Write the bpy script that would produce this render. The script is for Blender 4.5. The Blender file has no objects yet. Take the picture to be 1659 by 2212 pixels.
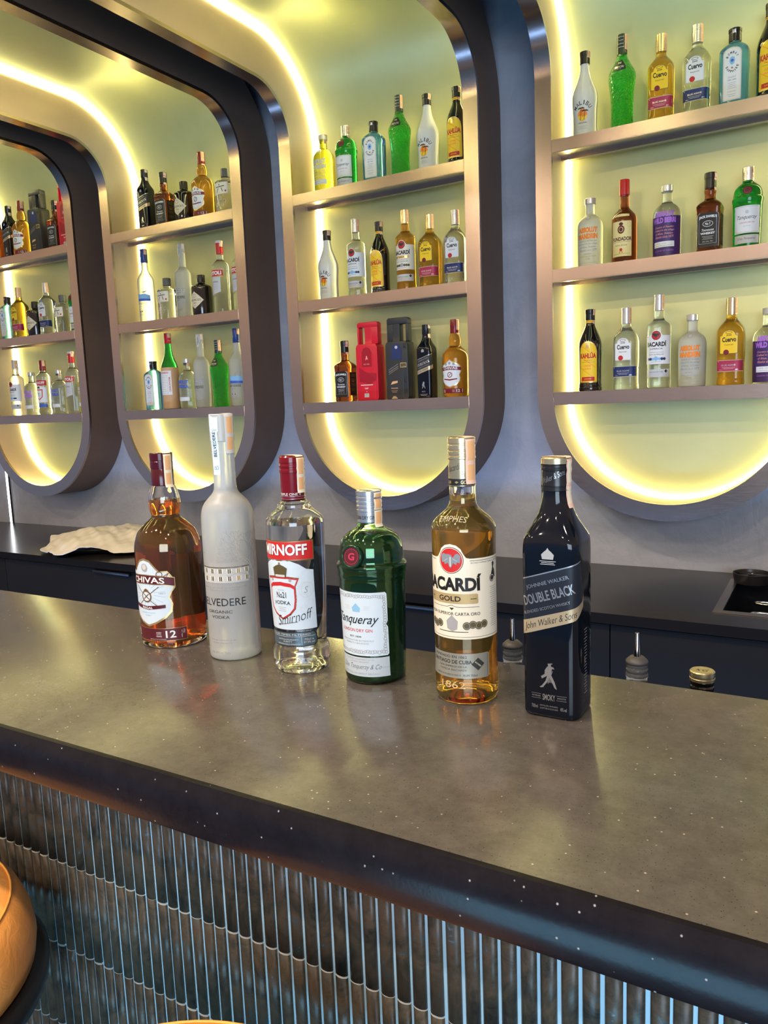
import bpy, bmesh, math, random
import numpy as np
from mathutils import Vector, Matrix
random.seed(7)
PI = math.pi
sc = bpy.context.scene
COL = sc.collection

# ------------------------------------------------------------------ camera
cam = bpy.data.cameras.new('camera'); camo = bpy.data.objects.new('camera', cam); COL.objects.link(camo)
FW = Vector((-0.5049081, 0.85222812, -0.13702205)); RT = Vector((0.86240111, 0.50477231, -0.03833075)); UP = Vector((-0.03649839, 0.13752147, 0.9898261))
camo.matrix_world = Matrix(((RT.x, UP.x, -FW.x, 0), (RT.y, UP.y, -FW.y, 0), (RT.z, UP.z, -FW.z, 0.3440132), (0, 0, 0, 1)))
cam.sensor_fit = 'HORIZONTAL'; cam.sensor_width = 36; cam.lens = 36*1662.7/1659
cam.clip_start = 0.02; cam.clip_end = 60
sc.camera = camo

# ------------------------------------------------------------------ view and light
sc.view_settings.view_transform = 'Standard'; sc.view_settings.look = 'None'
sc.view_settings.gamma = 1; sc.view_settings.use_curve_mapping = False
sc.view_settings.exposure = 0.12
cy = sc.cycles
cy.max_bounces = 20; cy.transmission_bounces = 18; cy.glossy_bounces = 5; cy.diffuse_bounces = 3; cy.transparent_max_bounces = 8
cy.caustics_reflective = False; cy.caustics_refractive = False
cy.sample_clamp_indirect = 10; cy.blur_glossy = 0.1
cy.use_denoising = True
LED_POWER = 26.0
LED_COLOR = (1.0, 0.91, 0.42)

w = bpy.data.worlds.new('room_light'); sc.world = w; w.use_nodes = True
wn = w.node_tree.nodes; wl = w.node_tree.links; wn.clear()
wo = wn.new('ShaderNodeOutputWorld'); bg = wn.new('ShaderNodeBackground'); tc = wn.new('ShaderNodeTexCoord')
sx = wn.new('ShaderNodeSeparateXYZ'); mr = wn.new('ShaderNodeMapRange'); cr = wn.new('ShaderNodeValToRGB')
mr.inputs['From Min'].default_value = -1; mr.inputs['From Max'].default_value = 1
wl.new(tc.outputs['Generated'], sx.inputs[0]); wl.new(sx.outputs['Z'], mr.inputs['Value']); wl.new(mr.outputs[0], cr.inputs[0])
e = cr.color_ramp.elements
e[0].position = 0.0; e[0].color = (0.02, 0.04, 0.07, 1)
e[1].position = 1.0; e[1].color = (0.10, 0.07, 0.05, 1)
for p, c in ((0.33, (0.05, 0.10, 0.18, 1)), (0.45, (0.14, 0.22, 0.38, 1)), (0.52, (0.26, 0.24, 0.30, 1)), (0.57, (0.56, 0.40, 0.29, 1)), (0.72, (0.58, 0.41, 0.27, 1))):
    k = e.new(p); k.color = c
wl.new(cr.outputs[0], bg.inputs['Color']); bg.inputs['Strength'].default_value = 1.0
wl.new(bg.outputs[0], wo.inputs['Surface'])

def area(name, loc, target, size, power, color):
    l = bpy.data.lights.new(name, 'AREA'); l.shape = 'RECTANGLE'; l.size, l.size_y = size; l.energy = power; l.color = color
    o = bpy.data.objects.new(name, l); COL.objects.link(o); o.location = loc
    o.rotation_euler = (Vector(target)-Vector(loc)).to_track_quat('-Z', 'Y').to_euler()
    return o
area('window_daylight', (1.6, -3.2, 0.7), (-0.6, 1.2, 0.0), (2.4, 1.6), 125, (0.66, 0.82, 1.0))
area('floor_glow', (-0.2, -0.9, -1.0), (-0.35, 0.7, -0.35), (1.6, 0.5), 32, (0.28, 0.68, 1.0))
area('wall_blue_fill', (-1.5, 1.16, -0.66), (-1.5, 2.75, 0.15), (4.6, 0.12), 24, (0.25, 0.48, 1.0))  # unseen blue fill lamp added behind the bar to tint the lower wall
def downlight(x, y, p, c=(1.0, 0.80, 0.60)):
    l = bpy.data.lights.new('downlight', 'AREA'); l.shape = 'DISK'; l.size = 0.09; l.energy = p; l.color = c
    o = bpy.data.objects.new('downlight', l); COL.objects.link(o); o.location = (x, y, 1.95)
for x_ in (-3.0, -1.9, -0.8, 0.4):
    downlight(x_, -0.1, 14); downlight(x_+0.5, -1.3, 16)
downlight(-1.45, 0.1, 26)  # extra lamp added to brighten the orange stool and the bar's left end

# ------------------------------------------------------------------ materials
MATS = {}
def pr(name, color, rough=0.5, metal=0.0, trans=0.0, ior=1.45, spec=None, emit=None, estr=0, coat=0, sss=0):
    if name in MATS: return MATS[name]
    m = bpy.data.materials.new(name); m.use_nodes = True; b = m.node_tree.nodes['Principled BSDF']
    c = tuple(color)+(1,) if len(color) == 3 else color
    b.inputs['Base Color'].default_value = c; b.inputs['Roughness'].default_value = rough; b.inputs['Metallic'].default_value = metal
    b.inputs['Transmission Weight'].default_value = trans; b.inputs['IOR'].default_value = ior
    if spec is not None: b.inputs['Specular IOR Level'].default_value = spec
    if coat: b.inputs['Coat Weight'].default_value = coat; b.inputs['Coat Roughness'].default_value = 0.05
    if emit: b.inputs['Emission Color'].default_value = tuple(emit)+(1,); b.inputs['Emission Strength'].default_value = estr
    MATS[name] = m
    return m
def nodes(m): return m.node_tree.nodes, m.node_tree.links, m.node_tree.nodes['Principled BSDF']
def ramp(n, stops):
    r = n.new('ShaderNodeValToRGB'); r.color_ramp.elements[0].position = stops[0][0]; r.color_ramp.elements[0].color = tuple(stops[0][1])+(1,)
    r.color_ramp.elements[1].position = stops[-1][0]; r.color_ramp.elements[1].color = tuple(stops[-1][1])+(1,)
    for p, c in stops[1:-1]:
        k = r.color_ramp.elements.new(p); k.color = tuple(c)+(1,)
    return r
def noise(n, l, scale, detail=4, vec=(1, 1, 1), rough=0.5, dist=0.0):
    t = n.new('ShaderNodeTexCoord'); mp = n.new('ShaderNodeMapping'); mp.inputs['Scale'].default_value = vec
    x = n.new('ShaderNodeTexNoise'); x.inputs['Scale'].default_value = scale; x.inputs['Detail'].default_value = detail
    x.inputs['Roughness'].default_value = rough; x.inputs['Distortion'].default_value = dist
    l.new(t.outputs['Object'], mp.inputs[0]); l.new(mp.outputs[0], x.inputs['Vector'])
    return x
def bump(n, l, b, src, strength, dist=0.001):
    k = n.new('ShaderNodeBump'); k.inputs['Strength'].default_value = strength; k.inputs['Distance'].default_value = dist
    l.new(src, k.inputs['Height']); l.new(k.outputs[0], b.inputs['Normal'])
def metal(name, c1, c2, rough, scale=3.0, met=1.0):
    m = pr(name, c1, rough, met); n, l, b = nodes(m)
    x = noise(n, l, scale, 5, (1, 1, 1), 0.6); r = ramp(n, [(0.3, c1), (0.7, c2)]); l.new(x.outputs['Fac'], r.inputs[0]); l.new(r.outputs[0], b.inputs['Base Color'])
    y = noise(n, l, 60, 3, (0.5, 0.5, 14)); mp = n.new('ShaderNodeMapRange'); mp.inputs['To Min'].default_value = rough-0.05; mp.inputs['To Max'].default_value = rough+0.07
    l.new(y.outputs['Fac'], mp.inputs['Value']); l.new(mp.outputs[0], b.inputs['Roughness'])
    return m
M_FRAME = metal('brushed_bronze', (0.54, 0.43, 0.36), (0.62, 0.49, 0.40), 0.23)
M_LINING = metal('brushed_champagne', (0.60, 0.46, 0.38), (0.66, 0.51, 0.42), 0.42, met=0.75)
M_PANEL = metal('brushed_brass_panel', (0.60, 0.60, 0.28), (0.68, 0.67, 0.33), 0.40, met=0.5)
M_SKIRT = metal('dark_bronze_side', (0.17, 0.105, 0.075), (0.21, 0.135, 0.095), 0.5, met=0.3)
M_LED = pr('led_strip', (1, 1, 1), 0.5, emit=LED_COLOR, estr=LED_POWER)
M_WHITELED = pr('wall_led', (1, 1, 1), 0.5, emit=(0.95, 0.97, 1.0), estr=7)
# plaster
M_WALL = pr('grey_plaster', (0.3, 0.3, 0.3), 0.55); n, l, b = nodes(M_WALL)
x = noise(n, l, 2.2, 6, (1, 1, 1.6), 0.6, 0.8); r = ramp(n, [(0.3, (0.30, 0.315, 0.365)), (0.7, (0.45, 0.47, 0.53))]); l.new(x.outputs['Fac'], r.inputs[0]); l.new(r.outputs[0], b.inputs['Base Color'])
y = noise(n, l, 9, 6, (1.5, 1, 0.8), 0.6, 1.5); bump(n, l, b, y.outputs['Fac'], 0.5, 0.01)
# quartz bar top with specks
def stone(name, base, base2, rough, speck):
    m = pr(name, base, rough, spec=1.0); n, l, b = nodes(m)
    x = noise(n, l, 34, 10, (1, 1, 1), 0.8); r = ramp(n, [(0.3, base), (0.75, base2)]); l.new(x.outputs['Fac'], r.inputs[0])
    t = n.new('ShaderNodeTexCoord'); v = n.new('ShaderNodeTexVoronoi'); v.inputs['Scale'].default_value = 120; l.new(t.outputs['Object'], v.inputs['Vector'])
    rr = ramp(n, [(0.06, (1, 1, 1)), (0.13, (0, 0, 0))]); l.new(v.outputs['Distance'], rr.inputs[0])
    sg = n.new('ShaderNodeSeparateColor'); l.new(v.outputs['Color'], sg.inputs[0])
    gt = n.new('ShaderNodeMath'); gt.operation = 'GREATER_THAN'; gt.inputs[1].default_value = 0.72; l.new(sg.outputs[0], gt.inputs[0])
    mu = n.new('ShaderNodeMath'); mu.operation = 'MULTIPLY'; l.new(gt.outputs[0], mu.inputs[0]); l.new(rr.outputs[0], mu.inputs[1])
    mx = n.new('ShaderNodeMix'); mx.data_type = 'RGBA'; l.new(mu.outputs[0], mx.inputs['Factor']); l.new(r.outputs[0], mx.inputs['A']); mx.inputs['B'].default_value = tuple(speck)+(1,)
    v2 = n.new('ShaderNodeTexVoronoi'); v2.inputs['Scale'].default_value = 270; l.new(t.outputs['Object'], v2.inputs['Vector'])
    r2 = ramp(n, [(0.05, (1, 1, 1)), (0.16, (0, 0, 0))]); l.new(v2.outputs['Distance'], r2.inputs[0])
    mx2 = n.new('ShaderNodeMix'); mx2.data_type = 'RGBA'; l.new(r2.outputs[0], mx2.inputs['Factor']); l.new(mx.outputs['Result'], mx2.inputs['A']); mx2.inputs['B'].default_value = (0.012, 0.01, 0.008, 1)
    l.new(mx2.outputs['Result'], b.inputs['Base Color'])
    y = noise(n, l, 300, 3); bump(n, l, b, y.outputs['Fac'], 0.15, 0.0005)
    return m
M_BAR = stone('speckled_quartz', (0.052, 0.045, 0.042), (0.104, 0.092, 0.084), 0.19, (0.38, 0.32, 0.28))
M_EDGE = stone('shaded_quartz_edge', (0.006, 0.005, 0.007), (0.013, 0.011, 0.014), 0.24, (0.28, 0.26, 0.26)); M_EDGE.node_tree.nodes['Principled BSDF'].inputs['Specular IOR Level'].default_value = 0.16  # same stone darkened for the edge faces, their shade put into the colour
M_COUNTER = pr('dark_worktop', (0.016, 0.0145, 0.015), 0.22, spec=0.5)
M_CAB = pr('charcoal_cabinet', (0.010, 0.009, 0.008), 0.5, spec=0.15)
M_CABDARK = pr('cabinet_gap', (0.004, 0.004, 0.005), 0.6)
M_BARBACK = pr('bar_carcass', (0.02, 0.02, 0.022), 0.6)
M_FLOOR = pr('dark_floor', (0.018, 0.02, 0.026), 0.6)
M_CEIL = pr('dark_ceiling', (0.03, 0.027, 0.025), 0.7)
M_GROUT = pr('pale_grout', (0.38, 0.58, 0.70), 0.45)  # light grout with the low blue light mixed into its colour
M_TILE = pr('marbled_glaze', (0.03, 0.03, 0.03), 0.34, spec=0.35); n, l, b = nodes(M_TILE)
x = noise(n, l, 22, 10, (1, 1, 0.8), 0.76, 0.8); r = ramp(n, [(0.33, (0.014, 0.017, 0.017)), (0.48, (0.06, 0.052, 0.038)), (0.56, (0.10, 0.07, 0.045)), (0.62, (0.05, 0.075, 0.08)), (0.74, (0.36, 0.37, 0.36))])
l.new(x.outputs['Fac'], r.inputs[0]); l.new(r.outputs[0], b.inputs['Base Color'])
M_TILE_CUT = pr('tile_cut_edge', (0.75, 0.76, 0.72), 0.3)
M_LEATHER = pr('orange_leather', (0.95, 0.42, 0.08), 0.48); n, l, b = nodes(M_LEATHER)
x = noise(n, l, 18, 5); r = ramp(n, [(0.3, (0.90, 0.36, 0.07)), (0.7, (1.0, 0.46, 0.12))]); l.new(x.outputs['Fac'], r.inputs[0]); l.new(r.outputs[0], b.inputs['Base Color'])
y = noise(n, l, 45, 6, (1, 1, 1), 0.6, 1.0); bump(n, l, b, y.outputs['Fac'], 0.5, 0.003)
M_BLACK = pr('black_metal', (0.012, 0.011, 0.012), 0.3)
M_CHROME = pr('chrome', (0.75, 0.75, 0.76), 0.12, 1.0)
M_STEEL = pr('satin_steel', (0.42, 0.38, 0.34), 0.3, 1.0)
M_CLOTH = pr('cream_napkin', (0.80, 0.73, 0.62), 0.85)
M_CLOTHDARK = pr('grey_liner', (0.12, 0.12, 0.12), 0.5)

GLASS = pr('clear_glass', (1, 1, 1), 0.0, trans=1, ior=1.48)
def volume(name, color, density, ior=1.36, tint=(1, 1, 1), rough=0.0):
    m = pr(name, tint, rough, trans=1, ior=ior); n, l, b = nodes(m)
    v = n.new('ShaderNodeVolumeAbsorption'); v.inputs['Color'].default_value = tuple(color)+(1,); v.inputs['Density'].default_value = density
    l.new(v.outputs[0], n['Material Output'].inputs['Volume'])
    return m
L_WHISKY = volume('amber_whisky', (0.95, 0.55, 0.06), 60)
L_RUM = volume('golden_rum', (0.98, 0.74, 0.08), 42)
L_CLEAR = pr('clear_spirit', (0.99, 0.99, 0.97), 0.0, trans=1, ior=1.36)
G_GREEN = volume('green_glass', (0.02, 0.82, 0.14), 240, 1.48)
def tg(name, c, rough=0.0, ior=1.36, tw=0.88): return pr(name, c, rough, trans=tw, ior=ior)
W_AMBER = tg('whisky_filled_glass', (1.0, 0.62, 0.22), 0.0, 1.48, 0.975); W_GOLD = tg('rum_filled_glass', (1.0, 0.74, 0.22), 0.0, 1.48, 0.965); W_GREEN = volume('green_filled_glass', (0.02, 0.82, 0.14), 130, 1.48, (0.25, 0.98, 0.38)); W_GREEN.node_tree.nodes['Principled BSDF'].inputs['Transmission Weight'].default_value = 0.985
S_CLEAR = tg('clear_full_bottle', (0.94, 0.98, 0.94), tw=0.94)
S_AMBER = tg('amber_full_bottle', (0.85, 0.42, 0.05))
S_BRANDY = tg('brown_full_bottle', (0.34, 0.085, 0.02), tw=0.95)
S_GOLD = tg('gold_full_bottle', (0.98, 0.58, 0.06))
S_GREEN = tg('green_full_bottle', (0.02, 0.50, 0.06))
S_MELON = tg('melon_green_bottle', (0.02, 0.66, 0.03), 0.05, tw=0.94); n, l, b = nodes(S_MELON)
y = noise(n, l, 85, 3, (1, 1, 1), 0.6, 1.0); bump(n, l, b, y.outputs['Fac'], 1.0, 0.012)
S_BLUE = tg('pale_blue_bottle', (0.22, 0.70, 0.98), tw=0.8)
S_YELLOW = tg('yellow_full_bottle', (0.98, 0.88, 0.05), 0.1)
def frosted(name, c, tw, rough=0.45):
    m = pr(name, c, rough, trans=tw, ior=1.33); return m
F_WHITE = frosted('frosted_glass', (0.93, 0.94, 0.92), 0.72, 0.55)
F_MILK = frosted('milky_white_glass', (0.90, 0.88, 0.80), 0.25, 0.18)
F_MANDRIN = frosted('frosted_pale_glass', (0.93, 0.92, 0.82), 0.6, 0.4)
K_BLACK = pr('black_glass', (0.006, 0.005, 0.005), 0.06, spec=0.6, coat=0.3)
K_JW = pr('smoked_black_glass', (0.003, 0.005, 0.010), 0.06, spec=0.42)
def ink(name, c, rough=0.45, metal=0.0): return pr(name, c, rough, metal)
I = dict(
 white=ink('paper_white', (0.80, 0.80, 0.78)), cream=ink('paper_cream', (0.82, 0.74, 0.56)), black=ink('ink_black', (0.01, 0.01, 0.01)), navy=ink('ink_navy', (0.015, 0.03, 0.12)),
 blue=ink('ink_blue', (0.05, 0.12, 0.5)), lblue=ink('ink_light_blue', (0.25, 0.5, 0.75)), red=ink('ink_red', (0.55, 0.02, 0.02)), dred=ink('ink_dark_red', (0.20, 0.01, 0.02)), wine=ink('ink_wine', (0.085, 0.008, 0.015)),
 orange=ink('ink_orange', (0.95, 0.25, 0.02)), yellow=ink('ink_yellow', (0.95, 0.62, 0.02)), gold=ink('foil_gold', (0.75, 0.55, 0.25), 0.3, 0.8), silver=ink('foil_silver', (0.62, 0.63, 0.64), 0.3, 0.9),
 grey=ink('ink_grey', (0.35, 0.35, 0.36)), lgrey=ink('ink_pale_grey', (0.58, 0.58, 0.57)), purple=ink('ink_violet', (0.42, 0.16, 0.62)), dpurple=ink('ink_dark_violet', (0.05, 0.02, 0.12)), green=ink('ink_green', (0.02, 0.25, 0.05)),
 brown=ink('ink_brown', (0.16, 0.08, 0.03)), tan=ink('straw_tan', (0.60, 0.36, 0.18)), pink=ink('ink_salmon', (0.9, 0.35, 0.28)), lilac=ink('ink_pink', (0.75, 0.25, 0.6)), seal=ink('seal_peach', (0.85, 0.55, 0.42)), seal2=ink('seal_orange', (0.85, 0.45, 0.20)),
 khaki=ink('dark_khaki', (0.10, 0.08, 0.03)), dgrey=ink('case_dark', (0.03, 0.032, 0.032), 0.45), cyanw=ink('paper_blue_lit', (0.60, 0.71, 0.80)), magenta=ink('ink_crimson', (0.45, 0.03, 0.08)))  # cyanw: white label paper with the bluish room light mixed into its colour
C_ALU = pr('ridged_aluminium', (0.70, 0.70, 0.70), 0.25, 0.9); C_GOLD = pr('gold_cap', (0.72, 0.60, 0.36), 0.25, 0.9); C_RED = pr('red_cap', (0.22, 0.008, 0.012), 0.22); C_WINE = pr('wine_red_cap', (0.055, 0.004, 0.010), 0.16); C_RED2 = pr('deep_red_cap', (0.15, 0.004, 0.008), 0.16)
C_SCARLET = pr('scarlet_cap', (0.55, 0.015, 0.02), 0.3); C_NAVY = pr('navy_cap', (0.02, 0.05, 0.2), 0.3); C_BLACK = pr('black_cap', (0.012, 0.012, 0.013), 0.25); C_PEARL = pr('pearl_silver_cap', (0.62, 0.62, 0.60), 0.3, 0.7)
P_RED = pr('red_plastic', (0.72, 0.01, 0.03), 0.38); P_RED2 = pr('deep_red_plastic', (0.42, 0.005, 0.02), 0.35)

# ------------------------------------------------------------------ helpers
def link(name, me, parent=None):
    o = bpy.data.objects.new(name, me); COL.objects.link(o)
    if parent: o.parent = parent
    return o
def obj(name, bm, mats, parent=None, smooth=True, angle=None):
    me = bpy.data.meshes.new(name); bm.to_mesh(me); bm.free()
    for m in (mats if isinstance(mats, (list, tuple)) else [mats]): me.materials.append(m)
    if smooth:
        me.polygons.foreach_set('use_smooth', [True]*len(me.polygons))
        if angle: me.set_sharp_from_angle(angle=math.radians(angle))
    return link(name, me, parent)
def empty(name, loc=(0, 0, 0)):
    o = bpy.data.objects.new(name, None); COL.objects.link(o); o.location = loc; o.empty_display_size = 0.05; return o
def tag(o, label=None, cat=None, group=None, kind=None):
    if label: o['label'] = label
    if cat: o['category'] = cat
    if group: o['group'] = group
    if kind: o['kind'] = kind
    return o
def box(bm, x0, x1, y0, y1, z0, z1, mat=0):
    vs = [bm.verts.new((x, y, z)) for z in (z0, z1) for y in (y0, y1) for x in (x0, x1)]
    for f in ((0, 2, 3, 1), (4, 5, 7, 6), (0, 1, 5, 4), (2, 6, 7, 3), (0, 4, 6, 2), (1, 3, 7, 5)):
        bm.faces.new([vs[i] for i in f]).material_index = mat
def boxobj(name, dims, mat, parent=None, bev=0.0):
    bm = bmesh.new(); box(bm, *dims)
    if bev: bmesh.ops.bevel(bm, geom=bm.edges[:], offset=bev, segments=2, affect='EDGES', profile=0.5)
    return obj(name, bm, mat, parent, smooth=bool(bev), angle=40)
def tube(bm, pts, r, seg=10, mat=0, closed=False):
    pts = [Vector(p) for p in pts]; rings = []
    for i, p in enumerate(pts):
        a = pts[i-1] if (i > 0 or closed) else p; c = pts[(i+1) % len(pts)] if (i < len(pts)-1 or closed) else p
        t = (c-a).normalized(); u = t.cross(Vector((0.13, 0.21, 1)) if abs(t.z) < 0.9 else Vector((1, 0.1, 0))).normalized(); v = t.cross(u)
        rings.append([bm.verts.new(p+u*r*math.cos(2*PI*k/seg)+v*r*math.sin(2*PI*k/seg)) for k in range(seg)])
    m = len(rings)
    for i in range(m if closed else m-1):
        A, B = rings[i], rings[(i+1) % m]
        for k in range(seg): bm.faces.new((A[k], A[(k+1) % seg], B[(k+1) % seg], B[k])).material_index = mat
    if not closed: bm.faces.new(rings[0][::-1]); bm.faces.new(rings[-1])
def lathe(bm, prof, seg=32, cx=0, cy_=0, mat=0, caps=True):
    rings = []
    for z, r in prof: rings.append([bm.verts.new((cx+r*math.cos(2*PI*k/seg), cy_+r*math.sin(2*PI*k/seg), z)) for k in range(seg)])
    for A, B in zip(rings, rings[1:]):
        for k in range(seg): bm.faces.new((A[k], A[(k+1) % seg], B[(k+1) % seg], B[k])).material_index = mat
    if caps: bm.faces.new(rings[0][::-1]).material_index = mat; bm.faces.new(rings[-1]).material_index = mat

# ------------------------------------------------------------------ room
YW = 2.77; ZC = -0.2582; ZFLOOR = -1.15; ZTOP = 1.95
tag(boxobj('wall_back', (-6.5, 1.8, YW, YW+0.15, ZFLOOR, ZTOP), M_WALL), kind='structure')
tag(boxobj('floor', (-6.5, 2.6, -2.2, YW, ZFLOOR-0.1, ZFLOOR), M_FLOOR), kind='structure')
tag(boxobj('ceiling', (-6.5, 1.8, 1.2, YW, 1.80, 1.9), M_CEIL), kind='structure')

# ------------------------------------------------------------------ display niches
YF = 2.56; WD = 0.7355; PER = 1.0445; X0 = -3.968; BAND = 0.054; RA = 0.19; ZA = 1.36; DEP = 0.18; SK = 0.205
SHELF = ((1.1724, 1.1317), (0.7666, 0.7252), (0.3654, 0.3229)); ZCC = 0.362; YEND = 0.42
ARC = RA*PI/2; UEND = ZA+ARC+(YF-RA-YEND)
def fold(u, n):
    if u <= ZA: return YF+n, u
    if u <= ZA+ARC:
        a = (u-ZA)/RA; return YF-RA+(RA+n)*math.cos(a), ZA+(RA+n)*math.sin(a)
    return YF-RA-(u-ZA-ARC), ZA+RA+n
US = [ZCC+(ZA-ZCC)*i/6 for i in range(1, 6)]+[ZA+ARC*i/14 for i in range(0, 15)]+[ZA+ARC+(UEND-ZA-ARC)*i/5 for i in range(1, 6)]
def outline(off):
    r = WD/2+off; c = WD/2
    left = [(-off, u) for u in reversed(US)]
    bot = [(c-r*math.cos(a), ZCC-r*math.sin(a)) for a in [PI*i/56 for i in range(57)]]
    right = [(WD+off, u) for u in US]
    return left+bot+right
def strip(outl_a, na, outl_b, nb):
    bm = bmesh.new(); A = []; B = []
    for (x, u), (x2, u2) in zip(outl_a, outl_b):
        y, z = fold(u, na); A.append(bm.verts.new((x, y, z))); y, z = fold(u2, nb); B.append(bm.verts.new((x2, y, z)))
    for i in range(len(A)-1): bm.faces.new((A[i], A[i+1], B[i+1], B[i]))
    return bm
inner, outer = outline(0), outline(BAND)
def band_solid(oa, ob, n0, n1):
    bm = bmesh.new(); R = []
    for (x, u), (x2, u2) in zip(oa, ob):
        q = []
        for (xx, uu, nn) in ((x, u, n0), (x2, u2, n0), (x2, u2, n1), (x, u, n1)):
            y, z = fold(uu, nn); q.append(bm.verts.new((xx, y, z)))
        R.append(q)
    for A, B in zip(R, R[1:]):
        for k in range(4): bm.faces.new((A[k], A[(k+1) % 4], B[(k+1) % 4], B[k]))
    bm.faces.new(R[0]); bm.faces.new(R[-1][::-1]); bmesh.ops.recalc_face_normals(bm, faces=bm.faces[:]); return bm
NICHE_TXT = ['fourth niche from the sink', 'third niche from the sink', 'second niche from the sink', 'niche nearest the sink']
LABELS = ['Bronze arched wall niche of shelves farthest from the sink, above the napkin tray', 'Bronze arched wall niche of shelves, third from the sink, behind the frosted bottle',
          'Bronze arched wall niche of shelves, second from the sink, holding the red case', 'Bronze arched wall niche of shelves nearest the sink, above the black worktop']
def niche(i):
    root = empty('display_niche', (X0+i*PER, 0, 0)); tag(root, LABELS[i], 'wall niche', 'arched bronze niches along the wall')
    obj('face_frame', band_solid(inner, outer, 0, 0.012), M_FRAME, root, angle=35)
    obj('outer_casing', band_solid(outline(BAND-0.004), outline(BAND-0.0005), 0.012, SK+0.004), M_SKIRT, root, angle=35)
    obj('inner_lining', band_solid(inner, outline(0.004), 0.0122, DEP), M_LINING, root, angle=35)
    # back panel
    bm = bmesh.new(); rows = []
    us = [ZCC-(WD/2)*math.cos(PI/2*j/14) for j in range(15)]+US
    for u in us:
        h = WD/2 if u >= ZCC else math.sqrt(max(0, (WD/2)**2-(ZCC-u)**2))
        h = max(h, 1e-4); y, z = fold(u, DEP)
        rows.append([bm.verts.new((WD/2+h*(2*k/10-1), y, z)) for k in range(11)])
    for A, B in zip(rows, rows[1:]):
        for k in range(10): bm.faces.new((A[k], A[k+1], B[k+1], B[k]))
    obj('back_panel', bm, M_PANEL, root)
    obj('led_strip', band_solid(outline(-0.0004), outline(-0.0036), DEP-0.016, DEP-0.001), M_LED, root, angle=35)
    for zt, zb in SHELF:
        bm = bmesh.new(); box(bm, 0.0005, WD-0.0005, YF-0.001, YF+0.014, zb, zt); box(bm, 0.0005, WD-0.0005, YF+0.014, YF+DEP-0.015, zb+0.012, zt); box(bm, 0.0005, WD-0.0005, YF+0.10, YF+0.112, zb, zb+0.012)
        bmesh.ops.bevel(bm, geom=[e for e in bm.edges if abs(e.verts[0].co.y-YF+0.001) < 1e-4 and abs(e.verts[1].co.y-YF+0.001) < 1e-4], offset=0.0015, segments=2, affect='EDGES')
        obj('shelf', bm, M_FRAME, root, angle=30)
    return root
for i in range(4): niche(i)

# vertical wall light
t = empty('wall_light_strip', (-4.195, YW-0.006, ZC)); tag(t, 'Slim vertical white light strip rising from the worktop behind the farthest niche', 'light')
boxobj('housing', (-0.010, 0.010, -0.004, 0.006, 0.001, 2.03), M_BLACK, t); boxobj('diffuser', (-0.007, 0.007, -0.008, -0.0041, 0.002, 2.03), M_WHITELED, t)

# ------------------------------------------------------------------ back counter
cab = empty('back_cabinet_run', (0, 0, ZFLOOR)); tag(cab, 'Long run of charcoal base cabinets under the dark back worktop', 'cabinet')
bm = bmesh.new(); box(bm, -6.2, -0.29, 2.165, 2.76, 0.1, 0.8598); box(bm, 0.25, 1.6, 2.165, 2.76, 0.1, 0.8598); box(bm, -0.29, 0.25, 2.165, 2.76, 0.1, 0.70); obj('carcass', bm, M_CABDARK, cab, False)
boxobj('toe_kick', (-6.2, 1.6, 2.2, 2.7, 0.0, 0.1), M_CABDARK, cab)
seams = [-6.2, -4.93, -3.34, -1.761, -0.5387, 0.66, 1.6]
for a, b_ in zip(seams, seams[1:]):
    f = boxobj('door', (a+0.0015, b_-0.0015, 2.143, 2.1645, 0.10, 0.853), M_CAB, cab, 0.001)
    boxobj('handle', ((a+b_)/2-0.16, (a+b_)/2+0.06, 2.127, 2.1428, 0.838, 0.850), M_BLACK, f, 0.001)
# worktop with a hole for the sink
SX0, SX1, SY0, SY1 = -0.262, 0.22, 2.256, 2.648
bm = bmesh.new(); ZB = ZC-0.030
xs = [-6.2, SX0, SX1, 1.6]; ys = [2.118, SY0, SY1, YW-0.001]
for ix in range(3):
    for iy in range(3):
        if ix == 1 and iy == 1: continue
        box(bm, xs[ix], xs[ix+1], ys[iy], ys[iy+1], ZB, ZC)
bmesh.ops.remove_doubles(bm, verts=bm.verts[:], dist=1e-5)
wt_ = obj('back_worktop', bm, [M_COUNTER, pr('shaded_worktop_edge', (0.008, 0.007, 0.007), 0.7, spec=0.08)], None, False)  # front edge is a darkened, duller copy so the blue fill barely shows
for f in wt_.data.polygons:
    if f.normal.y < -0.5: f.material_index = 1
tag(wt_, 'Long dark worktop running along the plaster wall under the niches', 'worktop')
sink = empty('sink', (SX0, SY0, ZC)); tag(sink, 'Black inset sink with metal rim in the back worktop', 'sink')
W_, D_ = SX1-SX0, SY1-SY0
bm = bmesh.new()
for d in ((-0.02, 0.003, -0.022, D_+0.022), (W_-0.003, W_+0.02, -0.022, D_+0.022), (0.003, W_-0.003, -0.022, 0.004), (0.003, W_-0.003, D_-0.004, D_+0.022)): box(bm, *d, 0.0005, 0.003)
obj('rim', bm, M_STEEL, sink, False)
bm = bmesh.new(); z = -0.17
for d in ((0.0, 0.004, 0, D_, z, 0), (W_-0.004, W_, 0, D_, z, 0), (0.004, W_-0.004, 0, 0.004, z, 0), (0.004, W_-0.004, D_-0.004, D_, z, 0), (0.0, W_, 0, D_, z-0.004, z)): box(bm, *d)
obj('basin', bm, pr('gloss_black_basin', (0.008, 0.009, 0.012), 0.12), sink, False)
bm = bmesh.new()
for y in (0.12, 0.25): 
    tube(bm, [(W_-0.005, y-0.014, -0.03), (0.085, y-0.014, -0.03), (0.07, y-0.010, -0.03), (0.064, y, -0.03), (0.07, y+0.010, -0.03), (0.085, y+0.014, -0.03), (W_-0.005, y+0.014, -0.03)], 0.004, 8)
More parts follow.
